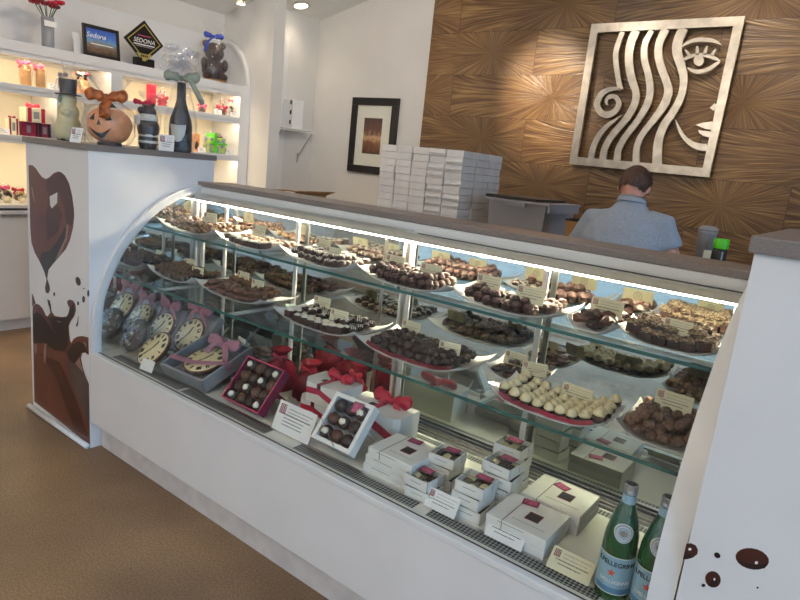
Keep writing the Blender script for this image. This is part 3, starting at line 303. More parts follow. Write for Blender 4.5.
# ------------------------------------------------------------------ mesh builder
class MB:
    def __init__(s): s.bm = bmesh.new(); s.mats = []
    def mi(s, m):
        if m not in s.mats: s.mats.append(m)
        return s.mats.index(m)
    def add(s, vs, fs, m, mtx=None):
        k = s.mi(m); bv = [s.bm.verts.new(mtx @ Vector(v) if mtx else v) for v in vs]
        for f in fs:
            try: s.bm.faces.new([bv[i] for i in f]).material_index = k
            except ValueError: pass
        return bv
    def box(s, x0, x1, y0, y1, z0, z1, m, bev=0., mtx=None, seg=2):
        t = bmesh.new()
        bmesh.ops.create_cube(t, size=1)
        for v in t.verts: v.co = Vector(((x0+x1)/2+v.co.x*(x1-x0), (y0+y1)/2+v.co.y*(y1-y0), (z0+z1)/2+v.co.z*(z1-z0)))
        if bev: bmesh.ops.bevel(t, geom=t.edges[:], offset=bev, segments=seg, affect='EDGES', profile=.6)
        s.take(t, m, mtx)
    def take(s, t, m, mtx=None):
        t.verts.index_update()
        s.add([v.co.copy() for v in t.verts], [[v.index for v in f.verts] for f in t.faces], m, mtx); t.free()
    def ico(s, c, r, m, sub=2, sc=(1, 1, 1), amp=0., freq=1., seed=0., flat=None, mtx=None):
        t = bmesh.new(); bmesh.ops.create_icosphere(t, subdivisions=sub, radius=1)
        for v in t.verts:
            d = v.co.normalized(); k = 1+amp*noise.noise(d*freq+Vector((seed, seed*1.7, -seed)))*1.6
            v.co = Vector((d.x*k*sc[0]*r, d.y*k*sc[1]*r, d.z*k*sc[2]*r))
            if flat is not None: v.co.z = max(v.co.z, flat*r)
            v.co += Vector(c)
        s.take(t, m, mtx)
    def lathe(s, prof, m, seg=24, c=(0, 0, 0), mtx=None, cap=True, a0=0., a1=2*PI, wob=0., fr=5, jit=0.):
        full = abs(a1-a0-2*PI) < 1e-6; n = seg if full else seg+1
        vs = []
        for i, (r, z) in enumerate(prof):
            for k in range(n):
                a = a0+(a1-a0)*k/seg; rr = r*(1+wob*math.sin(a*fr+i*1.3)*min(1, 1) + (jit*noise.noise(Vector((math.cos(a)*3, math.sin(a)*3, z*30))) if jit else 0))
                vs.append((c[0]+rr*math.cos(a), c[1]+rr*math.sin(a), c[2]+z))
        fs = []
        for i in range(len(prof)-1):
            for k in range(seg):
                k2 = (k+1) % n if full else k+1
                fs.append((i*n+k, i*n+k2, (i+1)*n+k2, (i+1)*n+k))
        if cap and full:
            if prof[0][0] > 1e-5: fs.append(tuple(range(n))[::-1])
            if prof[-1][0] > 1e-5: fs.append(tuple((len(prof)-1)*n+k for k in range(n)))
        s.add(vs, fs, m, mtx)
    def tube(s, pts, r, m, seg=8, mtx=None, flat=1.):
        pts = [Vector(p) for p in pts]; n = len(pts); rs = r if isinstance(r, (list, tuple)) else [r]*n
        up = Vector((0, 0, 1)); vs = []; fs = []
        for i, p in enumerate(pts):
            t = (pts[min(i+1, n-1)]-pts[max(i-1, 0)]).normalized()
            a = t.cross(up)
            if a.length < .05: a = t.cross(Vector((0, 1, 0)))
            a.normalize(); b = t.cross(a).normalized()
            for k in range(seg):
                w = 2*PI*k/seg; vs.append(p+a*math.cos(w)*rs[i]+b*math.sin(w)*rs[i]*flat)
        for i in range(n-1):
            for k in range(seg):
                k2 = (k+1) % seg; fs.append((i*seg+k, i*seg+k2, (i+1)*seg+k2, (i+1)*seg+k))
        fs.append(tuple(range(seg))[::-1]); fs.append(tuple((n-1)*seg+k for k in range(seg)))
        s.add(vs, fs, m, mtx)
    def strip(s, A, B, off, m, mtx=None):
        # solid band between two polylines A and B, thickened by the vector off
        n = len(A); off = Vector(off); vs = []
        for a, b in zip(A, B): a = Vector(a); b = Vector(b); vs += [a, b, b+off, a+off]
        fs = []
        for i in range(n-1):
            o = 4*i; q = o+4
            for k in range(4): fs.append((o+k, o+(k+1) % 4, q+(k+1) % 4, q+k))
        fs.append((0, 1, 2, 3)); fs.append(tuple(4*(n-1)+k for k in (3, 2, 1, 0)))
        s.add(vs, fs, m, mtx)
    def poly(s, P, off, m, mtx=None):
        n = len(P); off = Vector(off); vs = [Vector(p) for p in P]+[Vector(p)+off for p in P]
        fs = [tuple(range(n)), tuple(range(2*n-1, n-1, -1))]+[(k, k+n, (k+1) % n+n, (k+1) % n) for k in range(n)]
        s.add(vs, fs, m, mtx)
    def ring(s, outer, inner, off, m, mtx=None):
        s.strip(list(outer)+[outer[0]], list(inner)+[inner[0]], off, m, mtx)
    def mesh(s, name, smooth=False, ang=None):
        bmesh.ops.recalc_face_normals(s.bm, faces=s.bm.faces[:])
        me = bpy.data.meshes.new(name); s.bm.to_mesh(me); s.bm.free()
        for m in s.mats: me.materials.append(MATS[m])
        if smooth or ang is not None:
            me.polygons.foreach_set('use_smooth', [True]*len(me.polygons))
            if ang is not None:
                try: me.set_sharp_from_angle(angle=math.radians(ang))
                except Exception: pass
        return me
    def build(s, name, parent=None, smooth=False, ang=None, loc=None, rot=None):
        return link(name, s.mesh(name, smooth, ang), parent, loc, rot)
def link(name, me, parent=None, loc=None, rot=None):
    o = bpy.data.objects.new(name, me); C.objects.link(o)
    if parent: o.parent = parent
    if loc is not None: o.location = loc
    if rot is not None: o.rotation_euler = rot
    return o
def tag(o, label, cat, group=None, kind=None):
    o['label'] = label; o['category'] = cat
    if group: o['group'] = group
    if kind: o['kind'] = kind
    return o
def thing(name, label, cat, loc=(0, 0, 0), rotz=0., group=None, rot=None):
    o = bpy.data.objects.new(name, None); C.objects.link(o); o.empty_display_size = .05
    o.location = loc; o.rotation_euler = rot if rot else (0, 0, rotz)
    return tag(o, label, cat, group)
def struct(name, mb, **kw):
    o = mb.build(name, **kw); o['kind'] = 'structure'; return o
def clone(root, loc=None, rot=None, label=None, group=None):
    def cp(o, par):
        c = o.copy(); C.objects.link(c); c.parent = par
        for ch in o.children: cp(ch, c)
        return c
    r = cp(root, None)
    if loc is not None: r.location = loc
    if rot is not None: r.rotation_euler = rot
    if label: r['label'] = label
    if group: r['group'] = group
    return r
def T(loc=(0, 0, 0), rx=0., ry=0., rz=0., s=1.):
    return Matrix.Translation(loc) @ Matrix.Rotation(rz, 4, 'Z') @ Matrix.Rotation(ry, 4, 'Y') @ Matrix.Rotation(rx, 4, 'X') @ Matrix.Scale(s, 4)
def text_mesh(txt, size, mtx, m, ext=.0006, shear=0., align='CENTER', bend=None):
    cu = bpy.data.curves.new('lettering', 'FONT'); cu.body = txt; cu.size = size; cu.extrude = ext; cu.align_x = align; cu.align_y = 'CENTER'; cu.shear = shear
    cu.resolution_u = 3
    o = bpy.data.objects.new('lettering', cu); C.objects.link(o)
    dg = bpy.context.evaluated_depsgraph_get(); me = bpy.data.meshes.new_from_object(o.evaluated_get(dg))
    bpy.data.objects.remove(o); bpy.data.curves.remove(cu)
    for v in me.vertices:
        p = v.co.copy()
        if bend: a = p.x/bend; p = Vector((math.sin(a)*(bend+p.z), -math.cos(a)*(bend+p.z), p.y))
        v.co = mtx @ p
    me.materials.clear(); me.materials.append(MATS[m])
    return me
def bow(mb, c, s, m, mtx=None, tails=True, th=.5):
    # two puffed loops and two tails of ribbon around a knot, spread in the local XZ plane facing -Y
    c = Vector(c); n = 9; seg = 10
    for sg in (-1, 1):
        vs = []; fs = []
        for i in range(n+1):
            u = i/n; w = (.045+.115*math.sin(PI*min(1, u**.8)*.80)**.9)*s*(1 if i < n else .8); d = (.035+.050*math.sin(PI*u*.9))*s
            cx = sg*(.04+.50*u)*s; cz = (.16*u-.10*u*u)*s
            for k in range(seg):
                a = 2*PI*k/seg; vs.append(c+Vector((cx, d*math.sin(a), cz+w*math.cos(a)*(1+.22*math.cos(2*a)*math.sin(i*1.1)))))
        for i in range(n):
            for k in range(seg): k2 = (k+1) % seg; fs.append((i*seg+k, i*seg+k2, (i+1)*seg+k2, (i+1)*seg+k))
        fs.append(tuple(n*seg+k for k in range(seg)))
        mb.add(vs, fs, m, mtx)
        if tails:
            A = []; B = []
            for k in range(6):
                t = k/5; x = sg*(.03*s+.36*s*t); z = -.40*s*t*t-.05*s*t
                A.append(c+Vector((x-.10*s, -.06*s*math.sin(t*4), z+.02*s))); B.append(c+Vector((x+.10*s, -.06*s*math.sin(t*4)-.02*s, z+.05*s)))
            mb.strip(A, B, (0, .008*s, 0), m, mtx)
    mb.ico(c, .085*s, m, 2, (1, 1.1, 1.2), mtx=mtx)
# ------------------------------------------------------------------ setting
def ceil_z(x): return 2.897+.24*(x+2.695)
mb = MB(); mb.box(-2.9, 6.2, -3.65, 3.8, -.06, 0, 'concrete'); struct('floor', mb)
mb = MB()
mb.add([(-2.8, -3.65, ceil_z(-2.8)), (6.2, -3.65, ceil_z(6.2)), (6.2, 3.8, ceil_z(6.2)), (-2.8, 3.8, ceil_z(-2.8)),
        (-2.8, -3.65, ceil_z(-2.8)+.1), (6.2, -3.65, ceil_z(6.2)+.1), (6.2, 3.8, ceil_z(6.2)+.1), (-2.8, 3.8, ceil_z(-2.8)+.1)],
       [(0, 1, 2, 3), (7, 6, 5, 4), (0, 4, 5, 1), (1, 5, 6, 2), (2, 6, 7, 3), (3, 7, 4, 0)], 'ceiling_paint')
struct('ceiling', mb)
def wall(name, x0, x1, y0, y1, z0, z1, m='wall_paint'):
    mb = MB(); mb.box(x0, x1, y0, y1, z0, z1, m); return struct(name, mb)
wall('wall_left', -2.85, -2.70, -3.45, 2.885, 0, 3.0)
wall('wall_partition', -2.70, -1.938, 2.745, 2.885, 0, 3.15)
wall('wall_alcove', -2.35, -2.20, 2.885, 3.6, 0, 3.1)
wall('wall_back', -2.35, 5.7, 3.6, 3.75, 0, 5.0)
mb = MB(); mb.box(-.683, 5.6, 3.572, 3.6, .2, 4.9, 'starburst_wood'); struct('wall_panelling', mb)
# shop front and window wall: piers, sills and headers around big openings
FY = -3.45
mb = MB()
for x0, x1 in ((-2.85, -1.6), (4.3, 5.7)): mb.box(x0, x1, FY-.15, FY, 0, 4.9, 'wall_paint')
mb.box(-1.6, 4.3, FY-.15, FY, 1.40, 4.9, 'wall_paint'); mb.box(-1.6, 4.3, FY-.15, FY, 0, .06, 'wall_paint')
struct('wall_front', mb)
mb = MB()
for y0, y1 in ((FY-.15, -3.2), (-1.2, -1.0), (1.0, 3.75)): mb.box(5.55, 5.7, y0, y1, 0, 4.95, 'wall_paint')
for y0, y1 in ((-3.2, -1.2), (-1.0, 1.0)):
    mb.box(5.55, 5.7, y0, y1, 3.0, 4.95, 'wall_paint'); mb.box(5.55, 5.7, y0, y1, 0, .25, 'wall_paint')
struct('wall_right', mb)
def win(name, a0, a1, z0, z1, ax, d, n=2):
    mb = MB()
    def bx(p0, p1, q0, q1):
        if ax == 'x': mb.box(p0, p1, d-.03, d+.03, q0, q1, 'steel')
        else: mb.box(d-.03, d+.03, p0, p1, q0, q1, 'steel')
    for k in range(n+1): p = a0+(a1-a0-.05)*k/n; bx(p, p+.05, z0, z1)
    bx(a0, a1, z0, z0+.05); bx(a0, a1, z1-.05, z1)
    struct(name, mb)
win('window_1', -1.6, 4.3, .06, 1.40, 'x', FY-.08, 3)
win('window_2', -3.2, -1.2, .25, 3.0, 'y', 5.62); win('window_3', -1.0, 1.0, .25, 3.0, 'y', 5.62)
mb = MB(); mb.box(-40, 40, -45, -3.65, -.12, -.06, 'pavement'); struct('exterior_ground', mb)
mb = MB(); mb.box(-30, 22, -17, -14, -.06, 7.5, 'stucco'); struct('exterior_sky_block', mb)  # unseen block added outside to keep low sky light off the case front
mb = MB(); mb.box(6.2, 45, -3.6, 40, -.12, -.06, 'pale_paving'); struct('exterior_path', mb)
mb = MB(); mb.box(-2.2, -2.185, 3.10, 3.17, 0, 2.77, 'unit_white'); struct('trim_1', mb)

# ------------------------------------------------------------------ printed counter with the chocolate heart
def counter_body(root, x0, x1, z1, zs, slab_x0, slab_x1, y1=.70):
    mb = MB(); mb.box(x0, x1, 0, y1, 0, z1, 'laminate', .002); mb.build('cabinet_body', root)
    mb = MB(); mb.box(slab_x0, slab_x1, -.012, y1+.012, z1, zs, 'quartz', .003); mb.build('counter_slab', root)
def prints(root, groups, data):
    it = 0
    for nm, cnt in groups:
        mb = MB()
        for q in range(cnt):
            k, P = data[it]; d = -.0006-.0004*it/3
            P = [(-.668 if x < -.645 and z < 1.52 else x, z) for x, z in P]
            mb.poly([(x, d, z) for x, z in P], (0, -d*.9, 0), 'print_'+k); it += 1
        mb.build(nm, root)
kiosk = thing('printed_counter', 'tall white counter printed with a dripping chocolate heart and splash', 'counter', (0, 0, 0))
counter_body(kiosk, -.668, -.001, 1.512, 1.541, -.682, .004)
prints(kiosk, [('heart_print', 7)]+[('drop_print', 1)]*9+[('splash_print', 12)], HEART_PRINT)
mb = MB(); mb.tube([(-.685, -.0155, .016), (.0, -.0155, .016)], .0145, 'white_metal', 12); mb.build('bumper_rail', kiosk, smooth=True)
dripc = thing('drip_counter', 'white counter with grey slab and brown chocolate drips beside the bottles', 'counter', (0, 0, 0))
counter_body(dripc, 2.776, 3.95, 1.495, 1.53, 2.765, 3.97)
DRIP_PRINT = [(('umber' if k == 'cocoa' else k), P) for k, P in DRIP_PRINT]
prints(dripc, [('drip_print', n) for n in (1, 1, 1, 1, 1, 1, 1, 1, 1, 1, 1, 1)], DRIP_PRINT)
mb = MB()
for k in range(5): mb.box(-.15+.004*k, .15-.003*k, -.1, .1, .0015*k, .0015*k+.0012, 'card_white', mtx=T(rz=.05*k))
tag(mb.build('paper_stack', loc=(2.985, .585, 1.5305), rot=(0, 0, .3)), 'white loose papers lying on the drip-printed counter', 'paper')

# ------------------------------------------------------------------ display case
CX0, CX1 = .004, 2.772
ARC = [(.036, .53), (.037, .635), (.052, .788), (.093, .912), (.155, 1.036), (.234, 1.135), (.316, 1.217), (.40, 1.274), (.488, 1.316), (.549, 1.334), (.600, 1.343)]
def smooth_arc(P, n=4):
    out = []
    Q = [P[0]]+P+[P[-1]]
    for i in range(1, len(Q)-2):
        a, b, c, d = [Vector((q[0], q[1], 0)) for q in Q[i-1:i+3]]
        for k in range(n):
            t = k/n; p = .5*((2*b)+(-a+c)*t+(2*a-5*b+4*c-d)*t*t+(-a+3*b-3*c+d)*t**3); out.append((p.x, p.y))
    out.append(P[-1]); return out
AR = smooth_arc(ARC)
def offs(P, d):
    out = []
    for i, p in enumerate(P):
        a = Vector(P[max(i-1, 0)]); b = Vector(P[min(i+1, len(P)-1)]); t = (b-a).normalized(); n = Vector((-t.y, t.x))
        out.append((p[0]+n.x*d, p[1]+n.y*d))
    return out
case = thing('display_case', 'long white curved-glass display case full of chocolates', 'display case', (0, 0, 0))
mb = MB(); mb.box(CX0-.002, CX1, 0, .03, .15, .512, 'laminate', .002); mb.box(CX0, CX1, .03, .62, .15, .50, 'laminate'); mb.build('front_panel', case)
mb = MB(); mb.box(CX0+.002, CX1-.002, .055, .60, 0, .15, 'toe_laminate'); mb.build('toe_kick', case)
mb = MB(); mb.box(CX0, CX1, .002, .585, .500, .5245, 'deck_white'); mb.build('deck', case)
mb = MB(); mb.box(CX0, CX1, -.004, .024, .506, .5295, 'white_metal', .003); mb.build('ledge_trim', case)
mb = MB(); mb.box(CX0, CX1, .024, .031, .515, .5285, 'black_rubber'); mb.build('gasket', case)
for x0 in (.12, .70, 1.42, 2.03):
    mb = MB(); mb.box(x0, x0+.56, .050, .098, .5240, .5248, 'grille'); mb.box(x0-.008, x0+.568, .098, .112, .5240, .5248, 'steel'); mb.build('front_air_grille', case)
mb = MB(); mb.box(CX0+.04, CX1-.03, .49, .525, .5240, .5248, 'grille'); mb.build('rear_air_grille', case)
mb = MB()
for y0, h in ((.535, .536), (.552, .541), (.566, .547)): mb.box(CX0+.03, CX1-.03, y0, y0+.010, .5245, h, 'steel')
mb.box(CX0+.03, CX1-.03, .576, .585, .5245, .552, 'black_rubber'); mb.build('door_track', case)
for nm, x0, x1 in (('end_frame', CX0, .034), ('end_frame', 2.714, CX1)):
    mb = MB(); inn = offs(AR, -.006); outr = offs(AR, .034)
    outr = [(max(y, .001), z) for y, z in outr]
    outr[0] = (.001, .515); inn[0] = (inn[0][0], .515)
    mb.strip([(x0, y, z) for y, z in outr], [(x0, y, z) for y, z in inn], (x1-x0, 0, 0), 'white_metal')
    mb.box(x0, x1, .575, .64, .50, 1.368, 'white_metal'); mb.build(nm, case)
mb = MB(); P = [(.040, .528)]+[p for p in offs(AR, -.002)][1:]+[(.585, 1.341), (.585, .53)]
mb.poly([(CX0+.012, y, z) for y, z in P], (.012, 0, 0), 'mirror'); mb.build('end_mirror', case)
mb = MB(); mb.poly([(2.748, y, z) for y, z in P], (.006, 0, 0), 'mirror'); mb.build('end_mirror', case)
mb = MB(); G = AR; G2 = offs(AR, .006)
mb.strip([(.030, y, z) for y, z in G], [(.030, y, z) for y, z in G2], (2.716, 0, 0), 'pane_glass'); mb.build('front_glass', case, smooth=True, ang=50)
mb = MB(); mb.box(CX0, CX1, .594, .62, 1.332, 1.369, 'white_metal', .002); mb.box(CX0, CX1, .590, .597, 1.327, 1.334, 'black_rubber'); mb.build('top_fascia', case)
mb = MB(); mb.box(.036, 2.74, .553, .585, 1.300, 1.330, 'housing_metal', .003); mb.build('light_housing', case)
mb = MB(); mb.box(.05, 2.72, .557, .574, 1.2950, 1.2995, 'led_tube', .001); o = mb.build('light_strip', case); o['label'] = 'glowing warm white light strip'
mb = MB(); mb.box(CX0, CX1, .600, .80, .0, 1.369, 'laminate'); mb.build('rear_housing', case)
for x0, x1, y in ((.034, 1.505, .588), (1.325, 2.742, .597)):
    d = MB(); d.box(x0+.02, x1-.02, y, y+.003, .552, 1.34, 'mirror'); door = d.build('mirror_door', case)
    for a, b in ((x0, x0+.056), (x1-.056, x1)):
        mb = MB(); mb.box(a, b, y-.006, y+.0025, .548, 1.334, 'white_metal', .001)
        mb.box(a+.018, a+.034, y-.011, y-.0055, .548, 1.334, 'steel', .001); mb.build('door_stile', door)
for (y0, z0) in ((.315, 1.143), (.150, .898)):
    mb = MB(); mb.box(.026, 2.746, y0, .575, z0, z0+.010, 'shelf_glass'); sh = mb.build('glass_shelf', case)
    e = MB(); e.box(.026, 2.746, y0-.0035, y0, z0-.0005, z0+.0105, 'glass_edge', .001); e.build('shelf_edge', sh)
    for x in (.31, .845, 2.098, 2.71):
        e = MB(); e.box(x-.006, x+.006, y0+.03, .57, z0-.014, z0-.001, 'white_metal'); e.build('shelf_bracket', sh)
for x in (.31, .845, 2.098):
    mb = MB(); mb.box(x-.011, x+.011, .552, .562, .53, 1.29, 'white_metal', .002); mb.build('shelf_post', case)
mb = MB(); mb.box(-.002, 2.774, .597, .815, 1.3697, 1.396, 'quartz', .003)
tag(mb.build('countertop'), 'long grey quartz countertop along the top of the display case', 'countertop')

# ------------------------------------------------------------------ platters and chocolates
SH1, SH2 = 1.1532, .9082
def tray_z(u, v): return .003+.034*abs(u)**3.6+.007*abs(v)**4+.010*(u*u*v*v)**1.5
def tray_mesh(L, W):
    mb = MB(); nu, nv = 28, 10
    top = []; bot = []
    for i in range(nu+1):
        for j in range(nv+1):
            u = 2*i/nu-1; v = 2*j/nv-1
            bulge = 1+.03*(1-u*u)+.05*u**4
            z = tray_z(u, v); top.append((u*L/2, v*W/2*bulge, z+.005)); bot.append((u*L/2*.985, v*W/2*bulge*.97, z))
    n = len(top); vs = top+bot; fs = []; k = nv+1
    for i in range(nu):
        for j in range(nv):
            a = i*k+j; fs.append((a, a+k, a+k+1, a+1)); fs.append((n+a, n+a+1, n+a+k+1, n+a+k))
    for i in range(nu):
        for j in (0, nv):
            a = i*k+j; fs.append((a, a+k, n+a+k, n+a))
    for j in range(nv):
        for i in (0, nu):
            a = i*k+j; fs.append((a, a+1, n+a+1, n+a))
    mb.add(vs, fs, 'porcelain')
    mb.box(-L*.22, L*.22, -W*.25, W*.25, 0, .0035, 'porcelain')
    return mb.mesh('serving_platter', True, 40)
S = .040
def kinds():
    K = {}
    def V(name, fn, n=4): K[name] = [fn(i) for i in range(n)]
    def truffle(i):
        mb = MB(); mb.ico((0, 0, .43*S), .54*S, 'cocoa_dust', 3, (1, 1, .92), .16, 3.2, i*3.1, -.42); return (mb.mesh('chocolate_truffle', True), None)
    def swirl(i):
        mb = MB(); mb.lathe([(.36*S, 0), (.46*S, .30*S), (.50*S, .50*S), (.46*S, .54*S)], 'dark_chocolate', 14, wob=.06, fr=7)
        mb.ico((0, 0, .55*S), .44*S, 'swirl_chocolate', 2, (1, 1, .75), .22, 3.5, i*2.3, -.2); return (mb.mesh('swirl_topped_chocolate', True, 50), None)
    def cluster(i):
        mb = MB(); r = random.Random(i)
        for k in range(8):
            a = k*2.4; q = .30*S*(k % 3 != 0); mb.ico((q*math.cos(a), q*math.sin(a), (.25+.09*(k % 4))*S), (.24+.07*r.random())*S, ('nut_mix', 'pale_nut', 'milk_chocolate')[k % 3 if i % 2 else (k % 2)*2], 2, (1.25, .8, .8), .1, 2, k+i)
        return (mb.mesh('nut_cluster', True), None)
    def capped(i):
        mb = MB(); mb.box(-.44*S, .44*S, -.44*S, .44*S, 0, .62*S, 'dark_chocolate', .05*S)
        c = MB(); c.ico((0, 0, .66*S), .40*S, 'white_choc', 2, (1.02, .9, .42), .22, 2.6, i*1.9, -.1); return (mb.mesh('cream_capped_chocolate', True, 40), ('cream_cap', c.mesh('cream_cap', True)))
    def drizzled(i):
        mb = MB(); mb.ico((0, 0, .36*S), .52*S, 'dark_chocolate', 3, (1, 1, .75), .10, 2.5, i*1.3, -.5)
        c = MB()
        for k in (-1, 0, 1):
            c.tube([(x*S, (k*.2+.05*math.sin(x*9+i))*S, (.345+.385*math.sqrt(max(0, 1-(x/.55)**2-(k*.2/.55)**2)))*S) for x in (-.42, -.25, -.08, .08, .25, .42)], .055*S, 'white_choc', 6)
        return (mb.mesh('drizzled_chocolate', True), ('white_drizzle', c.mesh('white_drizzle', True)))
    def chunk(i):
        mb = MB(); mb.ico((0, 0, .40*S), .58*S, ('milk_chocolate', 'dark_chocolate')[i % 2], 2, (1.1, .85, .72), .34, 2.4, i*4.7, -.55); return (mb.mesh('chocolate_chunk'), None)
    def crumbed(i, top='crumb', nm='crumb_coated_chocolate'):
        mb = MB(); mb.box(-.47*S, .47*S, -.45*S, .45*S, 0, .66*S, 'dark_chocolate', .06*S)
        c = MB(); c.ico((0, 0, .62*S), .56*S, top, 3, (1.0, .98, .58), .42, 4.2, i*2.7, -.12); return (mb.mesh(nm, True, 40), ('crumb_topping', c.mesh('crumb_topping')))
    def dark(i):
        mb = MB(); mb.ico((0, 0, .42*S), .55*S, 'black_chocolate', 3, (1, .95, .8), .36, 3.4, i*3.9, -.45); return (mb.mesh('dark_nut_cluster', True), None)
    def bark(i):
        mb = MB(); r = random.Random(i+5); P = []
        for k in range(6):
            a = k*PI/3+r.uniform(-.25, .25); q = S*r.uniform(.5, .78); P.append((q*math.cos(a), q*math.sin(a), 0))
        mb.poly(P, (0, 0, .30*S), 'black_chocolate')
        for k in range(4): mb.ico((r.uniform(-.3, .3)*S, r.uniform(-.3, .3)*S, .30*S), .16*S, ('milk_chocolate', 'black_chocolate')[k % 2], 1, (1.2, .9, .6), .2, 2, k)
        return (mb.mesh('chocolate_bark_piece'), None)
    def slab(i):
        mb = MB(); mb.ico((0, 0, .34*S), .62*S, 'milk_chocolate', 2, (1.5, .8, .55), .3, 2.2, i*2.2, -.5); return (mb.mesh('toffee_chocolate'), None)
    def dollop(i):
        mb = MB(); mb.lathe([(.40*S, 0), (.48*S, .10*S), (.47*S, .34*S), (.38*S, .40*S)], 'dark_chocolate', 14)
        c = MB(); c.lathe([(.36*S, .38*S), (.48*S, .50*S), (.46*S, .66*S), (.32*S, .76*S), (.33*S, .86*S), (.20*S, .98*S), (.0, 1.03*S)], 'cream_choc', 14, wob=.10, fr=3+i % 2)
        return (mb.mesh('cream_dollop_chocolate', True, 50), ('cream_dollop', c.mesh('cream_dollop', True)))
    V('chocolate_truffle', truffle); V('swirl_topped_chocolate', swirl); V('nut_cluster', cluster); V('cream_capped_chocolate', capped)
    V('drizzled_chocolate', drizzled); V('chocolate_chunk', chunk); V('crumb_coated_chocolate', crumbed)
    V('toffee_crumb_chocolate', lambda i: crumbed(i, 'brown_crumb', 'toffee_crumb_chocolate')); V('dark_nut_cluster', dark); V('chocolate_bark_piece', bark)
    V('toffee_chocolate', slab); V('cream_dollop_chocolate', dollop)
    return K
KD = kinds()
def piece(kind, i, loc, rz, tilt, label, group, s=1.):
    me, ch = KD[kind][i % len(KD[kind])]
    o = link(kind, me, None, loc, (tilt[0], tilt[1], rz)); o.scale = (s, s, s)
    tag(o, label, 'chocolate', group)
    if ch: link(ch[0], ch[1], o)
    return o
def platter(xc, yc, zs, L, W, rot, tlabel, fills, lift=0., foil=None):
    """fills: (kind, u0, u1, v0, v1, pitch, layers, scale, label, group)"""
    t = link('serving_platter', tray_mesh(L, W), None, (xc, yc, zs+lift), (0, 0, rot)); tag(t, tlabel, 'platter', 'white platters of chocolates')
    if foil:
        mb = MB(); a = [( -L*.40+L*.80*k/12, -W*.47-.004*math.sin(k*2), tray_z(-.8+1.6*k/12, -.94)+.006) for k in range(13)]
        b = [(x, y+.010, z+.010) for x, y, z in a]; mb.strip(a, b, (0, .002, 0), foil); mb.build('foil_liner', t)
    R = Matrix.Rotation(rot, 4, 'Z'); rr = random.Random(int(xc*1000)+int(zs*77))
    for kind, u0, u1, v0, v1, pitch, layers, s, label, group in fills:
        u0 *= .90; u1 *= .90
        for ly in range(layers):
            sh = ly*.5*pitch
            nx = max(1, int(((u1-u0)*L/2-2*sh)/pitch+.5)); ny = max(1, int(((v1-v0)*W/2-2*sh*.8)/pitch+.5))
            for i in range(nx):
                for j in range(ny):
                    x = u0*L/2+sh+pitch*(i+.5)+rr.uniform(-.06, .06)*pitch; y = v0*W/2+sh*.8+pitch*(j+.5)+rr.uniform(-.06, .06)*pitch
                    if ly and rr.random() < .15: continue
                    u = max(-1, min(1, 2*x/L)); v = max(-1, min(1, 2*y/W))
                    q_ = .40*S*s; z = max(tray_z(max(-1, min(1, 2*(x+a)/L)), max(-1, min(1, 2*(y+b)/W))) for a in (-q_, 0, q_) for b in (-q_, q_))+.0068+ly*S*s*.60
                    p = R @ Vector((x, y, 0))
                    dz = .030*3.2*abs(u)**2.2*(1 if u > 0 else -1)*2/L
                    piece(kind, rr.randrange(9), (xc+p.x, yc+p.y, zs+lift+z), rot+(rr.uniform(-.25, .25) if kind in ('cream_capped_chocolate', 'crumb_coated_chocolate', 'toffee_crumb_chocolate') else rr.uniform(0, 6.28)),
                          (rr.uniform(-.05, .05)*(1+ly*2), -.30*math.atan(dz)+rr.uniform(-.05, .05)*(1+ly*2)), label, group, s*rr.uniform(.93, 1.06))
U = 'upper glass shelf'; B = 'lower glass shelf'
platter(.285, .425, SH1, .46, .20, .02, 'white platter of pale nut clusters, first on the upper shelf from the heart counter',
        [('nut_cluster', -.86, .86, -.92, .9, .040, 2, 1., 'tan nut cluster on the upper-shelf platter nearest the heart counter', 'nut clusters on the upper shelf')])
platter(.752, .425, SH1, .44, .20, -.01, 'white platter of white-capped square chocolates on the upper shelf',
        [('cream_capped_chocolate', -.82, .80, -.95, -.1, .037, 1, .95, 'square chocolate with lumpy white cap, front row, upper shelf', 'white-capped squares on the upper shelf'),
         ('nut_cluster', -.82, .70, -.1, .9, .037, 1, .95, 'nut cluster behind the white-capped squares on the upper shelf', 'nut clusters behind white-capped squares')])
platter(1.205, .42, SH1, .42, .20, .0, 'white platter of white-drizzled chocolates on the upper shelf',
        [('drizzled_chocolate', -.84, .82, -.95, .9, .037, 2, .95, 'dark chocolate with white drizzle on the upper glass shelf', 'white-drizzled chocolates')])
platter(1.64, .417, SH1, .42, .20, .0, 'white platter of brown swirl-topped chocolates below the mid-case mirror frame',
        [('swirl_topped_chocolate', -.86, .80, -.95, .9, .037, 2, .97, 'brown ridged chocolate on the upper-shelf platter by the mid-case mirror frame', 'ridged chocolates by the mirror frame')])
platter(2.06, .42, SH1, .40, .20, .0, 'white platter of glossy ridged chocolates, between two upper-shelf price card pairs',
        [('swirl_topped_chocolate', -.88, .60, -.98, -.1, .037, 2, .97, 'brown ridged chocolate on the upper-shelf platter next to the chunk platter', 'ridged chocolates before the chunk platter'),
         ('drizzled_chocolate', -.86, -.2, -.1, .9, .037, 1, .9, 'striped chocolate at the back of the upper-shelf platter of ridged chocolates', 'striped chocolates behind ridged ones'),
         ('swirl_topped_chocolate', -.2, .84, -.1, .9, .037, 1, .97, 'brown ridged chocolate on the upper-shelf platter next to the chunk platter', 'ridged chocolates before the chunk platter')])
platter(2.345, .435, SH1, .15, .20, .0, 'white platter of rough brown chunks beside the crumb-topped chocolates',
        [('chocolate_chunk', -.84, .84, -.90, .85, .042, 2, 1.02, 'rough brown chocolate chunk beside the crumb-topped row on the upper shelf', 'chunks on the upper shelf')])
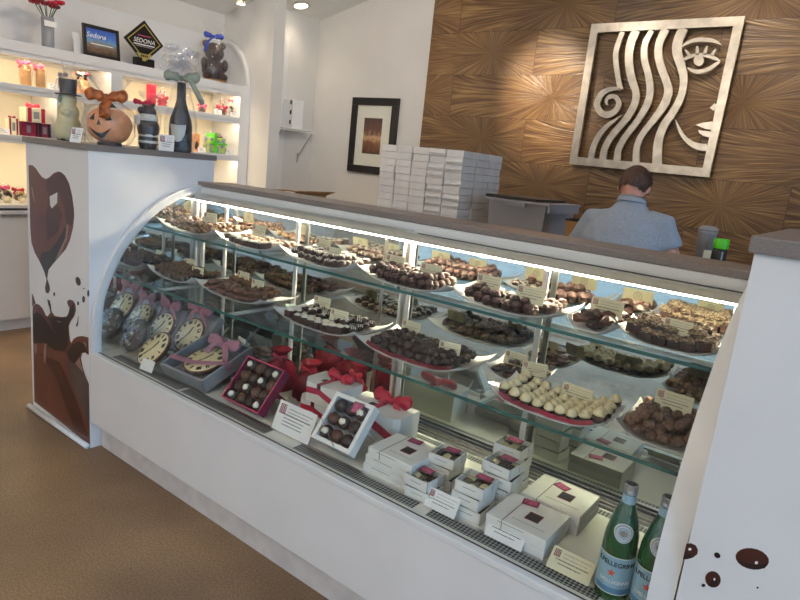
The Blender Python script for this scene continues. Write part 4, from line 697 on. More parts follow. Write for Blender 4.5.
platter(2.572, .427, SH1, .300, .165, .0, 'white platter of tan crumb-topped chocolates, last on the upper shelf',
        [('crumb_coated_chocolate', -.88, .94, -.98, .92, .038, 2, 1.05, 'dark square chocolate with tan crumb topping on the last upper-shelf platter', 'crumb-topped chocolates')], lift=.003)
platter(.235, .39, SH2, .38, .22, .02, 'white platter of toffee crumb chocolates, first on the lower shelf from the heart counter',
        [('toffee_crumb_chocolate', -.86, .86, -.92, .88, .038, 2, .95, 'crumbly brown chocolate on the first lower-shelf platter by the heart counter', 'crumbly chocolates on the first lower platter')])
platter(.69, .40, SH2, .50, .23, -.03, 'white platter of brown toffee slabs on the lower shelf',
        [('toffee_chocolate', -.84, .84, -.95, .0, .046, 2, 1., 'smooth brown toffee slab at the front of the lower-shelf platter', 'toffee slabs on the lower shelf'),
         ('toffee_crumb_chocolate', -.84, .5, .0, .92, .038, 2, .95, 'crumb-topped chocolate behind the brown toffee slabs on the lower shelf', 'crumb chocolates behind toffee slabs')])
platter(1.27, .37, SH2, .46, .23, .0, 'white platter of white-capped chocolates on the lower shelf above the gift boxes',
        [('cream_capped_chocolate', -.80, .84, -.98, -.45, .040, 1, 1., 'white-capped square chocolate, front row of the lower-shelf platter above the gift boxes', 'white-capped squares on the lower shelf'),
         ('drizzled_chocolate', -.84, .84, -.45, .92, .038, 2, .95, 'white-streaked chocolate behind the white-capped squares on the lower shelf', 'white-streaked chocolates on the lower shelf')])
platter(1.752, .36, SH2, .46, .25, .0, 'white platter of dark clusters with red foil edge on the lower shelf',
        [('dark_nut_cluster', -.86, .86, -.80, .84, .039, 2, 1.0, 'almost black nut cluster on the red-foiled platter on the lower shelf', 'dark clusters on the red-foiled platter')], foil='dark_foil')
platter(2.098, .455, SH2, .205, .145, .0, 'white platter of dark bark pieces behind the cream dollops on the lower shelf',
        [('chocolate_bark_piece', -.95, .92, -.88, .82, .044, 3, .90, 'flat dark bark piece behind the cream dollop chocolates on the lower shelf', 'bark pieces on the lower shelf')])
platter(2.306, .272, SH2, .370, .190, .0, 'white platter of cream dollop chocolates with red foil on the lower shelf',
        [('cream_dollop_chocolate', -.94, .95, -.86, .90, .0365, 1, .96, 'chocolate topped with a cream dollop at the front of the lower shelf', 'cream dollop chocolates')], foil='wine_ribbon')
platter(2.616, .36, SH2, .235, .235, .0, 'white platter of cocoa truffles, last on the lower shelf beside the drip counter',
        [('chocolate_truffle', -.96, .97, -1.0, .95, .0335, 3, .86, 'round cocoa truffle on the last lower-shelf platter beside the drip counter', 'cocoa truffles by the drip counter')])

# ------------------------------------------------------------------ price cards
def card_meshes(w, h, front, lines, logo=True, emblem=True):
    mb = MB(); mb.box(-w/2, w/2, 0, .0012, 0, h, front); me = mb.mesh('price_card')
    l = None
    if logo:
        lb = MB(); s = h*.30; x0 = -w*.44; z0 = h*.60
        for k in range(4): lb.box(x0+s*k/4, x0+s*k/4+s*.15, -.0006, 0, z0, z0+s*(.9-.1*(k % 2)), 'ink_maroon')
        lb.box(x0, x0+s*.95, -.0008, 0, z0-s*.06, z0+s*.04, 'ink_maroon'); lb.box(x0, x0+s*.95, -.0008, 0, z0+s*.9, z0+s, 'ink_maroon')
        l = lb.mesh('printed_logo')
    tb = MB(); rr = random.Random(int(w*1e4)+lines)
    for r in range(lines):
        bold = r >= 2 and lines < 6 or r in (2,)
        z = h*(.80-.66*r/max(1, lines)); x = -w*.44+(h*.42 if r < 2 and logo else w*(.16 if r != 2 else .08)); xe = w*(.42, .34, .40, .26, .22, .24, .20)[r % 7]
        while x < xe:
            d = w*rr.uniform(.016, .05); tb.box(x, min(x+d, xe), -.0005, 0, z, z+h*(.040 if bold else .026), 'ink_black' if bold or r > 2 else 'ink_grey'); x += d+w*.013
    t = tb.mesh('printed_text')
    e = None
    if emblem:
        eb = MB(); n = 20; ro = h*.27
        c = lambda r: [(r*math.cos(2*PI*k/n), .0012, h*.55+r*math.sin(2*PI*k/n)) for k in range(n)]
        eb.ring(c(ro), c(ro*.86), (0, .0005, 0), 'ink_grey')
        for k in (-1, 0, 1): eb.box(k*ro*.38-ro*.06, k*ro*.38+ro*.06, .0012, .0017, h*.55-ro*.6, h*.55+ro*.6, 'ink_grey')
        eb.box(-ro*.05, ro*.05, .0012, .0017, h*.04, h*.55-ro, 'ink_grey'); e = eb.mesh('back_emblem')
    return me, l, t, e
CM = card_meshes(.118, .064, 'card_cream', 4)
def price_card(loc, rz, lean, label, s=1., cm=None, group='price cards among the chocolates'):
    me, l, t, e = cm or CM
    o = link('price_card', me, None, loc, (lean, 0, rz)); o.scale = (s, s, s); tag(o, label, 'price card', group)
    for nm, q in (('printed_logo', l), ('printed_text', t), ('back_emblem', e)):
        if q: link(nm, q, o)
    return o
for x, y, z, rz, s, lab in (
    (.30, .46, 1.215, .1, 1., 'cream price card standing in the tan nut clusters on the upper shelf'),
    (.70, .44, 1.205, -.05, 1.05, 'cream price card standing behind the white-capped squares on the upper shelf'),
    (1.10, .46, 1.205, .0, .95, 'cream price card in the drizzled chocolates, the one nearer the white-capped squares'),
    (1.235, .385, 1.200, .1, .85, 'cream price card at the front of the white-drizzled chocolates'),
    (1.52, .43, 1.205, .0, 1., 'cream price card in the ridged chocolates, nearer the drizzled ones'),
    (1.70, .42, 1.205, .1, .95, 'cream price card in front of the mid-case mirror frame, upper shelf'),
    (1.955, .40, 1.210, -.03, 1., 'cream price card at the start of the second ridged chocolate platter'),
    (2.135, .355, 1.208, .0, 1.05, 'cream price card at the end of the second ridged chocolate platter'),
    (2.36, .43, 1.205, -.06, 1.1, 'cream price card standing among the rough brown chunks'),
    (2.585, .37, 1.213, -.08, .85, 'cream price card standing in the tan crumb-topped chocolates'),
    (.17, .44, .960, .1, .9, 'cream price card in the crumbly chocolates nearest the heart counter, lower shelf'),
    (.355, .36, .960, .2, .8, 'cream price card at the end of the first lower-shelf platter'),
    (.58, .46, .965, .0, .95, 'cream price card behind the brown toffee slabs, nearer the heart counter'),
    (.74, .42, .965, .15, .8, 'small cream price card in the crumb chocolates behind the toffee slabs'),
    (1.16, .42, .965, .1, .95, 'cream price card among white-streaked chocolates on the lower shelf, rear one'),
    (1.33, .345, .955, .1, .95, 'cream price card just behind the lower white-capped squares, front one'),
    (1.63, .43, .970, .05, .9, 'cream price card in the almost black clusters, rear one'),
    (1.87, .34, .965, .25, .85, 'cream price card in the almost black clusters, front tilted one'),
    (2.070, .46, .955, -.02, .95, 'cream price card standing at the start of the dark bark platter'),
    (2.165, .415, .955, .3, .9, 'cream price card turned aslant before the dark bark pieces'),
    (2.345, .335, .938, -.05, 1.05, 'cream price card standing behind the cream dollops'),
    (2.612, .385, .985, -.04, 1.1, 'cream price card standing in the cocoa truffles beside the drip counter')):
    price_card((x, y, z-.004), rz, -.16, lab, s*.80)
# ------------------------------------------------------------------ goods on the case floor
DZ = .5250
def lid_window(mb, x, y, z, w, d, tagcol=None):
    mb.box(x-w/2, x+w/2, y-d/2, y+d/2, z, z+.0008, 'black_paint')
def dotted(mb, x0, x1, y, z, face='top', n=14):
    for k in range(n):
        x = x0+(x1-x0)*k/n
        if face == 'top': mb.box(x, x+(x1-x0)/n*.6, y, y+.0022, z, z+.0006, 'ink_grey')
        else: mb.box(x, x+(x1-x0)/n*.6, y-.0006, y, z, z+.0026, 'ink_grey')
def white_box(loc, w, d, h, rz, label, group, top=True, tagp=None, name='white_gift_box'):
    t = thing(name, label, 'box', loc, rz, group)
    mb = MB(); mb.box(-w/2, w/2, -d/2, d/2, 0, h*.5, 'box_white', .0015); mb.build('box_base', t)
    mb = MB(); mb.box(-w/2-.001, w/2+.001, -d/2-.001, d/2+.001, h*.42, h, 'box_white', .0015); mb.build('box_lid', t)
    mb = MB(); dotted(mb, -w*.3, w*.15, -d/2-.001, h*.72, 'front'); 
    if top: dotted(mb, -w*.15, w*.40, -d*.30, h)
    mb.build('printed_text', t)
    if top:
        mb = MB(); mb.box(.0, w*.20, -d*.14, d*.10, h, h+.0008, 'black_paint'); mb.ring([(-.003, -d*.14-.003, h), (w*.20+.003, -d*.14-.003, h), (w*.20+.003, d*.10+.003, h), (-.003, d*.10+.003, h)], [(0, -d*.14, h), (w*.2, -d*.14, h), (w*.2, d*.1, h), (0, d*.1, h)], (0, 0, .0012), 'ink_maroon'); mb.build('lid_window', t)
        mb = MB(); mb.box(-w*.235, -w*.23+.001, -d/2-.0022, d/2+.0022, h+.0002, h+.0014, 'ink_grey'); mb.box(-w*.235, -w*.23+.001, -d/2-.0024, -d/2-.001, h*.0+.001, h+.001, 'ink_grey'); mb.build('elastic_cord', t)
        if tagp:
            mb = MB(); mb.box(-.026, .026, -.018, .018, 0, .001, 'box_purple', mtx=T((tagp[0]*w, tagp[1]*d, h+.0025), rz=tagp[2])); mb.box(-.020, .020, -.013, .013, .001, .0016, 'ink_pink', mtx=T((tagp[0]*w, tagp[1]*d, h+.0025), rz=tagp[2])); mb.build('gift_tag', t)
    return t
LW = 'large white chocolate boxes'
white_box((2.312, .195, DZ), .195, .178, .0325, 0, 'white box at the bottom of the front pair near the green bottles', LW, False)
white_box((2.312, .195, DZ+.0335), .195, .178, .0325, 0, 'white windowed box with pink tag on top of the front pair near the green bottles', LW, True, (-.12, .36, .2))
white_box((2.335, .390, DZ), .200, .178, .0335, 0, 'white box at the bottom of the rear pair by the mirror', LW, False)
white_box((2.335, .390, DZ+.0345), .200, .178, .0335, 0, 'white windowed box with pink tag on top of the rear pair by the mirror', LW, True, (-.08, .26, -.3))
TW = 'three stacked white boxes'
white_box((1.800, .205, DZ), .185, .165, .032, .02, 'lowest of three stacked white boxes beside the open white truffle box', TW, False)
white_box((1.807, .205, DZ+.033), .185, .165, .032, -.02, 'middle of three stacked white boxes beside the open white truffle box', TW, False)
white_box((1.820, .205, DZ+.066), .190, .170, .032, .0, 'topmost of three stacked white boxes, with a dark square window', TW, True, (-.02, .42, .1))
def open_box(loc, w, d, h, rz, label, fill, tagc=True):
    t = thing('small_open_box', label, 'box', loc, rz, 'small clear-topped chocolate boxes')
    mb = MB(); q = .003
    mb.box(-w/2, w/2, -d/2, d/2, 0, .003, 'box_white')
    for a in ((-w/2, w/2, -d/2, -d/2+q), (-w/2, w/2, d/2-q, d/2), (-w/2, -w/2+q, -d/2, d/2), (w/2-q, w/2, -d/2, d/2)): mb.box(*a, 0, h, 'box_white')
    mb.box(-w*.22, w*.22, -d/2-.0006, -d/2, h*.58, h*.62, 'ink_grey'); mb.build('tray_base', t)
    if fill:
        mb = MB(); r = random.Random(int(loc[0]*900+loc[1]*300))
        for i in range(3):
            for j in range(3): mb.ico(((i-1)*w*.29, (j-1)*d*.29, h*.42), w*.17, r.choice(['dark_chocolate', 'black_chocolate', 'black_chocolate', 'milk_chocolate', 'cream_choc']), 2, (1, 1, .8), .12, 2.5, i*3+j)
        mb.build('chocolate_filling', t, smooth=True)
        mb = MB(); mb.box(-w/2+q, w/2-q, -d/2+q, d/2-q, h-.003, h-.002, 'pane_glass'); mb.build('clear_lid', t)
        mb = MB(); mb.tube([(-w*.5, -d*.05, h*.3), (-w*.5, -d*.05, h+.001), (w*.5, d*.12, h+.001), (w*.502, d*.12, h*.3)], .0011, 'ink_grey', 5); mb.build('elastic_cord', t)
        if tagc:
            mb = MB(); M = T((r.uniform(-.1, .2)*w, d*.18, h+.004), rz=r.uniform(-.5, .2)); mb.box(-w*.26, w*.26, -d*.17, d*.17, 0, .001, 'ink_maroon', mtx=M); mb.box(-w*.21, w*.21, -d*.12, d*.12, .001, .0016, 'ink_pink', mtx=M); mb.build('gift_tag', t)
    else:
        mb = MB(); mb.box(-w/2+q, w/2-q, -d/2+q, d/2-q, h*.55, h*.60, 'black_chocolate'); mb.build('dark_insert', t)
    return t
def stack(x, y, w, d, h, n, rz, where):
    for k in range(n):
        pos = ['bottom', 'second', 'third', 'fourth'][k] if k < n-1 else 'top'
        open_box((x+.003*(-1)**k, y, DZ+k*(h+.003)), w, d, h, rz+.04*(-1)**k, 'small white chocolate box, %s of %s' % (pos, where), k == n-1)
stack(1.954, .147, .098, .098, .0365, 2, 0, 'the front two-high stack by the three white boxes')
stack(1.955, .272, .100, .098, .0365, 3, .03, 'the rear stack behind the two-high stack')
stack(2.130, .172, .103, .102, .0385, 3, 0, 'the front stack beside the large white boxes')
stack(2.163, .295, .105, .102, .0365, 4, 0, 'the stack behind the front stack near the large boxes')
stack(2.135, .415, .105, .095, .0400, 4, .05, 'the rearmost stack near the mirror')

# gift boxes wrapped with red ribbon
def gift(loc, w, d, h, rz, label, bowed=True, group='white gift boxes with red ribbon', ribbon='red_ribbon'):
    t = thing('ribboned_gift_box', label, 'gift box', loc, rz, group)
    mb = MB(); c = .28
    P = [(-w/2, -d/2+d*c), (-w/2+w*c*.6, -d/2), (w/2-w*c*.25, -d/2), (w/2, -d/2+d*c*.6), (w/2, d/2), (-w/2, d/2)]
    mb.poly([(x, y, 0) for x, y in P], (0, 0, h*.62), 'box_white'); mb.build('box_base', t)
    mb = MB(); mb.poly([(x*1.01, y*1.01, h*.62) for x, y in P], (0, 0, h*.38), 'box_white'); mb.build('box_lid', t)
    mb = MB(); rw = h*.30
    A = [(-w*.51, -d/2+d*c, h*.10), (-w/2+w*c*.6, -d*.512, h*.42), (0, -d*.513, h*.52), (w/2-w*c*.25, -d*.512, h*.20), (w*.512, -d/2+d*c*.6, h*.05)]
    mb.strip(A, [(x, y, z+rw) for x, y, z in A], (0, -.001, 0), ribbon)
    mb.strip([(-w*.05, -d*.515, h*.7), (-w*.05, -d*.515, h+.002), (-w*.05, d/2, h+.002)], [(w*.05, -d*.515, h*.7), (w*.05, -d*.515, h+.002), (w*.05, d/2, h+.002)], (0, 0, .0012), ribbon)
    mb.build('ribbon_band', t)
    if bowed:
        mb = MB(); bow(mb, (0, 0, 0), w*.62, ribbon, T((w*.10, d*.2, h+w*.075), rx=-.5)); mb.build('ribbon_bow', t, smooth=True)
        mb = MB(); mb.box(-w*.16, w*.0, -d*.2, -d*.02, h, h+.001, 'black_paint'); mb.build('lid_window', t)
    return t
gift((1.290, .352, DZ), .21, .15, .078, .0, 'white gift box with red ribbon, lower of the two behind the white sign', False)
gift((1.318, .352, DZ+.079), .21, .15, .085, .0, 'white gift box with red bow, stacked on the lower ribboned box')
gift((1.555, .395, DZ), .275, .15, .125, .0, 'white gift box with red bow standing behind the open truffle box')
# sheer crimson parcels
def parcel(loc, w, d, h, rz, label, body, wrap, rib, group=None):
    t = thing('organza_parcel', label, 'gift parcel', loc, rz, group)
    mb = MB(); mb.box(-w/2, w/2, -d/2, d/2, 0.002, h*.72, body, .006)
    mb.build('inner_box', t)
    mb = MB()
    for k in range(3):
        for j in range(2): mb.ico(((k-1)*w*.28, -d*.25+j*d*.4, h*.76), w*.13, ('dark_chocolate', 'milk_chocolate')[(k+j) % 2], 2, amp=.15)
    mb.build('chocolates_inside', t, smooth=True)
    mb = MB(); prof = [(.58, 0), (.66, .25), (.64, .55), (.50, .80), (.14, .98), (.12, 1.03), (.36, 1.20), (.42, 1.26)]
    mb.lathe([(r*w, z*h) for r, z in prof], wrap, 22, mtx=Matrix.Diagonal((1, d/w*1.05, 1, 1)), cap=False, wob=.05, fr=7, jit=.15); mb.build('sheer_wrap', t, smooth=True)
    mb = MB(); bow(mb, (0, 0, 0), w*.75, rib, T((0, -w*.12, h*1.0), rx=-.4)); mb.build('ribbon_bow', t, smooth=True)
    return t
parcel((1.100, .445, DZ), .11, .11, .135, .1, 'crimson sheer-wrapped parcel behind the purple-edged chocolate box', 'wine_ribbon', 'red_organza', 'red_ribbon', 'crimson sheer parcels')
parcel((.925, .425, DZ), .11, .11, .15, .1, 'crimson sheer-wrapped parcel nearer the bag of dark chocolates', 'wine_ribbon', 'red_organza', 'wine_ribbon', 'crimson sheer parcels')
parcel((1.335, .495, DZ), .095, .05, .17, -.1, 'crimson sheer-wrapped parcel against the mirror behind the white gift boxes', 'wine_ribbon', 'red_organza', 'red_ribbon', 'crimson sheer parcels')
def choc_bag(loc, w, d, h, label):
    t = thing('chocolate_bag', label, 'bag', loc, 0, None); mb = MB(); r = random.Random(int(loc[0]*99))
    for k in range(26): mb.ico((r.uniform(-.36, .36)*w, r.uniform(-.3, .3)*d, .035+r.random()*h*.55), .028, ('black_chocolate', 'dark_chocolate')[k % 2], 2, (1, 1, .8), .2, 2.5, k)
    mb.build('dark_chocolates', t, smooth=True)
    mb = MB(); mb.lathe([(.5*w, .0), (.56*w, h*.3), (.48*w, h*.62), (.16*w, h*.86), (.14*w, h*.9), (.3*w, h)], 'cellophane', 20, mtx=Matrix.Diagonal((1, d/w, 1, 1)), cap=False, wob=.06, fr=6, jit=.2); mb.build('clear_wrap', t, smooth=True)
    return t
choc_bag((.745, .465, DZ), .17, .10, .17, 'clear bag of dark chocolates behind the silver clock box')
t = thing('folded_label_card', 'small grey folded label card behind the silver clock box', 'card', (.60, .47, DZ), -.2)
mb = MB(); mb.box(-.03, .03, -.02, .02, 0, .13, 'box_silver', .002); mb.build('support_block', t)
mb = MB(); mb.box(-.035, .035, -.024, -.022, .10, .15, 'card_white', mtx=T(rx=-.1)); mb.build('label_face', t)
t = thing('small_grey_box', 'small grey box standing behind the purple-edged chocolate box', 'box', (.835, .30, DZ), .1)
mb = MB(); mb.box(-.05, .05, -.045, .045, 0, .036, 'box_silver', .002); mb.build('box_base', t)
mb = MB(); mb.box(-.051, .051, -.046, .046, .03, .052, 'box_silver', .002); mb.build('box_lid', t)

# chocolate clocks
def clock(root, mtx, r, name='clock'):
    mb = MB(); mb.lathe([(0, -.012), (r*1.0, -.012), (r*1.06, -.004), (r*1.06, .006), (r*.97, .008)], 'milk_chocolate', 32, mtx=mtx, cap=False); a = mb.build('clock_rim', root, smooth=True, ang=50)
    mb = MB(); mb.lathe([(r*.98, .006), (r*.94, .0105), (0, .0115)], 'cream_choc', 32, mtx=mtx, cap=False); f = mb.build('clock_face', root, smooth=True)
    mb = MB()
    for k in range(12):
        an = k*PI/6
        for j in range(1+(k*5) % 3):
            q = (j-(k*5 % 3)/2)*.11
            mb.box(-r*.028, r*.028, r*.66, r*.88, .010, .0128, 'ink_black', mtx=mtx @ Matrix.Rotation(an+q, 4, 'Z'))
    mb.box(-r*.03, r*.03, 0, r*.48, .011, .0138, 'ink_black', mtx=mtx @ Matrix.Rotation(-.15, 4, 'Z')); mb.box(-r*.022, r*.022, 0, r*.6, .011, .0134, 'ink_black', mtx=mtx @ Matrix.Rotation(2.6, 4, 'Z'))
    mb.build('clock_hands', root)
# silver box holding a clock
t = thing('silver_clock_box', 'open silver box with cream chocolate clock and pink ribbon bow', 'gift box', (.634, .245, DZ+.001), .04, None)
MX = T(rx=.36)
mb = MB(); w, d, h = .31, .30, .062; oz = .058
MXB = T((0, 0, oz), rx=.36)
mb.box(-w/2, w/2, -d/2, d/2, 0, .004, 'box_silver', mtx=MXB)
for a in ((-w/2, w/2, -d/2, -d/2+.012), (-w/2, w/2, d/2-.012, d/2), (-w/2, -w/2+.012, -d/2, d/2), (w/2-.012, w/2, -d/2, d/2)): mb.box(*a, 0, h, 'box_silver', .002, MXB)
mb.build('box_tray', t)
mb = MB(); mb.box(-w*.4, w*.4, d*.30, d*.34, -.10, .0, 'box_silver', mtx=T((0, 0, oz+.05), rx=0)); mb.build('rear_prop', t)
clock(t, MXB @ T((0, -.01, .036)), .098)
mb = MB(); bow(mb, (0, 0, 0), .19, 'pink_organza', MXB @ T((.03, .085, .080), rx=-1.1)); mb.build('pink_bow', t, smooth=True)
mb = MB(); mb.strip([(-w/2-.002, -.105, .03), (-w/2, -.10, h+.003), (0, -.09, h+.007), (w/2, -.02, h+.003), (w/2+.002, -.02, .03)], [(-w/2-.002, -.075, .03), (-w/2, -.07, h+.003), (0, -.06, h+.007), (w/2, .01, h+.003), (w/2+.002, .01, .03)], (0, 0, .001), 'pink_organza', MXB); mb.build('pink_band', t)
mb = MB()
r = random.Random(3)
for k in range(22): mb.ico((r.uniform(-.13, .13), r.choice([-1, 1])*r.uniform(.09, .12), .02+.02*r.random()), .012, 'cellophane_dense', 1, (1.6, .8, .7), .4, 2, k, mtx=MXB)
mb.build('clear_shred', t)
def lean_clock(loc, rz, lean, r, label, bag=True, boxed=False):
    t = thing('chocolate_clock', label, 'chocolate clock', loc, 0, None, rot=(0, 0, rz))
    zl = (1.20*r*math.sin(lean)+.062*math.cos(lean) if bag else 1.06*r*math.sin(lean)+.014*math.cos(lean))+.002
    M = T((0, 0, zl), rx=lean)
    clock(t, M, r)
    if boxed:
        mb = MB(); mb.box(-r*1.25, r*1.25, -r*1.1, r*1.6, -.055, -.014, 'box_silver', .004, M); mb.build('backing_box', t)
    mb = MB(); mb.tube([(0, r*.2, -.014), (0, r*.2, -(zl+.2*r*math.sin(lean))/math.cos(lean)+.014)], .008, 'box_silver', 8, M); mb.build('easel_prop', t)
    if bag:
        mb = MB(); mb.lathe([(.0, 1.02*r+.0), (.0, 0)], 'cellophane', 4, mtx=M) if False else None
        A = []; 
        prof = [(-1.16, .4), (-1.12, .95), (-.4, 1.16), (.4, 1.18), (1.05, 1.0), (1.45, .46), (1.62, .34), (2.0, .75), (2.25, .95)]
        for sg, zz in ((1, .030), (-1, -.07)):
            L_ = [(-hw*r, yy*r, (zz if abs(yy) < 1.3 else .0)) for yy, hw in prof]; n = 9; vs = []; fs = []
            for i, (yy, hw) in enumerate(prof):
                for k in range(n+1):
                    u = 2*k/n-1; q = zz*(1-u*u)**.5*(1 if yy < 1.2 else .5)+.006*noise.noise(Vector((u*4, yy*3, sg)))
                    vs.append((u*hw*r, yy*r, q))
            for i in range(len(prof)-1):
                for k in range(n): a = i*(n+1)+k; fs.append((a, a+1, a+n+2, a+n+1))
            mb.add(vs, fs, 'cellophane', M)
        mb.build('clear_bag', t, smooth=True)
        mb = MB(); bow(mb, (0, 0, 0), r*2.0, 'pink_organza', M @ T((0, r*1.45, .030), rx=-1.2)); mb.build('pink_bow', t, smooth=True)
    return t
lean_clock((.345, .140, DZ), -.15, .80, .093, 'cream chocolate clock leaning in front, with white paper note, at the case end', bag=False)
lean_clock((.352, .330, DZ), .0, .92, .090, 'bagged cream chocolate clock with lilac bow behind the front leaning clock', True, True)
lean_clock((.134, .315, DZ), .0, .95, .080, 'bagged cream chocolate clock in a grey box near the end mirror', True, True)
mb = MB(); mb.box(-.045, .045, -.0007, .0007, 0, .055, 'card_white', mtx=T(rx=-.35)); tag(mb.build('paper_note', loc=(.405, .060, DZ+.006), rot=(0, 0, .1)), 'small white paper note leaning on the front chocolate clock', 'note')
t = thing('chocolate_disc', 'dark nutty chocolate disc in clear wrap standing at the case end', 'chocolate', (.150, .155, DZ), -.1)
M = T((0, .0, .103), rx=1.05)
mb = MB(); mb.lathe([(0, -.018), (.078, -.014), (.088, 0), (.078, .014), (0, .019)], 'black_chocolate', 28, mtx=M, cap=False, jit=.12)
r = random.Random(9)
for k in range(40):
    a = r.uniform(0, 6.28); q = .075*math.sqrt(r.random()); mb.ico((q*math.cos(a), q*math.sin(a), .017), r.uniform(.008, .014), ('dark_chocolate', 'pale_nut', 'black_chocolate')[k % 3], 1, (1.2, .9, .6), .2, 2, k, mtx=M)
mb.build('disc_body', t, smooth=True)
mb = MB(); mb.lathe([(0, -.024), (.085, -.02), (.098, 0), (.085, .028), (0, .032)], 'cellophane', 22, mtx=M, cap=False, jit=.25); mb.build('clear_wrap', t, smooth=True)

# purple-edged box of assorted chocolates, leaning back
t = thing('purple_chocolate_box', 'purple-edged box of assorted chocolates tilted towards the front glass', 'chocolate box', (1.045, .205, DZ), .0)
M = T((0, -.075, .008), rx=.86)
w, d, h = .235, .205, .045
mb = MB(); mb.box(-w/2+.001, w/2-.001, .001, d-.001, .0005, .004, 'box_purple', mtx=M)
for a in ((-w/2, w/2, 0, .005), (-w/2, w/2, d-.005, d), (-w/2, -w/2+.005, .0051, d-.0051), (w/2-.005, w/2, .0051, d-.0051)): mb.box(*a, 0, h, 'box_purple', 0, M)
mb.box(-w*.3, w*.3, d*.55, d*.60, -.115, 0, 'box_purple', mtx=M); mb.build('box_tray', t)
mb = MB(); mb.ring([(-w/2, 0, h), (w/2, 0, h), (w/2, d, h), (-w/2, d, h)], [(-w/2+.004, .004, h), (w/2-.004, .004, h), (w/2-.004, d-.004, h), (-w/2+.004, d-.004, h)], (0, 0, .001), 'pink_ribbon', M); mb.build('pink_rim', t)
q = 0
for i in range(4):
    for j in range(4):
        mb = MB(); c = ((i-1.5)*w*.23, d*(.14+.24*j), .024)
        mb.ico(c, .026, ('black_chocolate', 'dark_chocolate', 'milk_chocolate')[(i*2+j) % 3], 2, (1, 1, .8), .14, 2.4, q, mtx=M)
        if (i+2*j) % 3 == 0: mb.ico((c[0], c[1], .043), .014, 'white_choc', 2, (1, 1, .7), .25, 3, q, mtx=M)
        mb.build('assorted_chocolate', t, smooth=True); q += 1
mb = MB(); mb.box(-w/2+.005, w/2-.005, .005, d-.005, h-.003, h-.002, 'pane_glass', mtx=M); mb.build('clear_lid', t)
# open white box of nine truffles, leaning back
t = thing('white_truffle_box', 'open white box of nine truffles tilted against the ribboned gift box', 'chocolate box', (1.572, .190, DZ), .0)
w, d, h = .192, .195, .040; M = T((0, -.075, .030), rx=.88)
mb = MB(); mb.box(-w/2+.002, w/2-.002, .002, d-.002, .0005, .004, 'box_silver', mtx=M)
for a in ((-w/2, w/2, 0, .016), (-w/2, w/2, d-.016, d), (-w/2, -w/2+.016, .0161, d-.0161), (w/2-.016, w/2, .0161, d-.0161)): mb.box(*a, 0, h, 'box_white', 0, M)
mb.box(-w*.3, w*.3, d*.55, d*.60, -.125, 0, 'box_white', mtx=M); mb.build('box_tray', t)
q = 0
for i in range(3):
    for j in range(3):
        mb = MB(); c = ((i-1)*w*.27, d*(.22+.28*j), .026)
        mb.ico(c, .0255, ('dark_chocolate', 'milk_chocolate', 'black_chocolate')[(i+j) % 3], 3, (1, 1, .85), .06, 2.4, q, mtx=M)
        if (i*2+j) % 3 == 0: mb.ico((c[0], c[1], .044), .013, 'white_choc', 2, (1.2, 1, .6), .25, 3, q, mtx=M)
        mb.build('truffle', t, smooth=True); q += 1
mb = MB(); mb.box(.018, .066, d*.72, d*.94, h+.004, h+.005, 'ink_maroon', mtx=M @ T(rz=.06)); mb.box(.023, .061, d*.74, d*.92, h+.005, h+.0055, 'ink_pink', mtx=M @ T(rz=.06)); mb.build('gift_tag', t)
mb = MB(); mb.tube([(-w*.5, d*.45, h*.3), (-w*.49, d*.40, h+.002), (w*.1, d*.02, h+.002), (w*.12, -.002, h*.4)], .0012, 'chrome', 6, M); mb.build('elastic_cord', t)

# deck signs
CB = card_meshes(.205, .118, 'card_white', 6, True, False)
price_card((1.345, .100, DZ+.0045), .0, -.38, 'large white price sign between the purple-edged box and the white truffle box', 1., CB, None)
CS = card_meshes(.125, .066, 'card_white', 4, True, False)
G = 'price signs on the case floor'
price_card((2.055, .088, DZ+.0045), .0, -.55, 'small white price sign in front of the small clear-topped boxes', .95, CS, G)
price_card((2.285, .090, DZ+.0045), .0, -.45, 'small white price sign in front of the large white boxes', 1., CS, G)
CY = card_meshes(.125, .066, 'card_cream', 4, True, False)
price_card((2.49, .085, DZ+.0045), .0, -.85, 'small cream price sign lying by the green bottles', 1., CY, G)

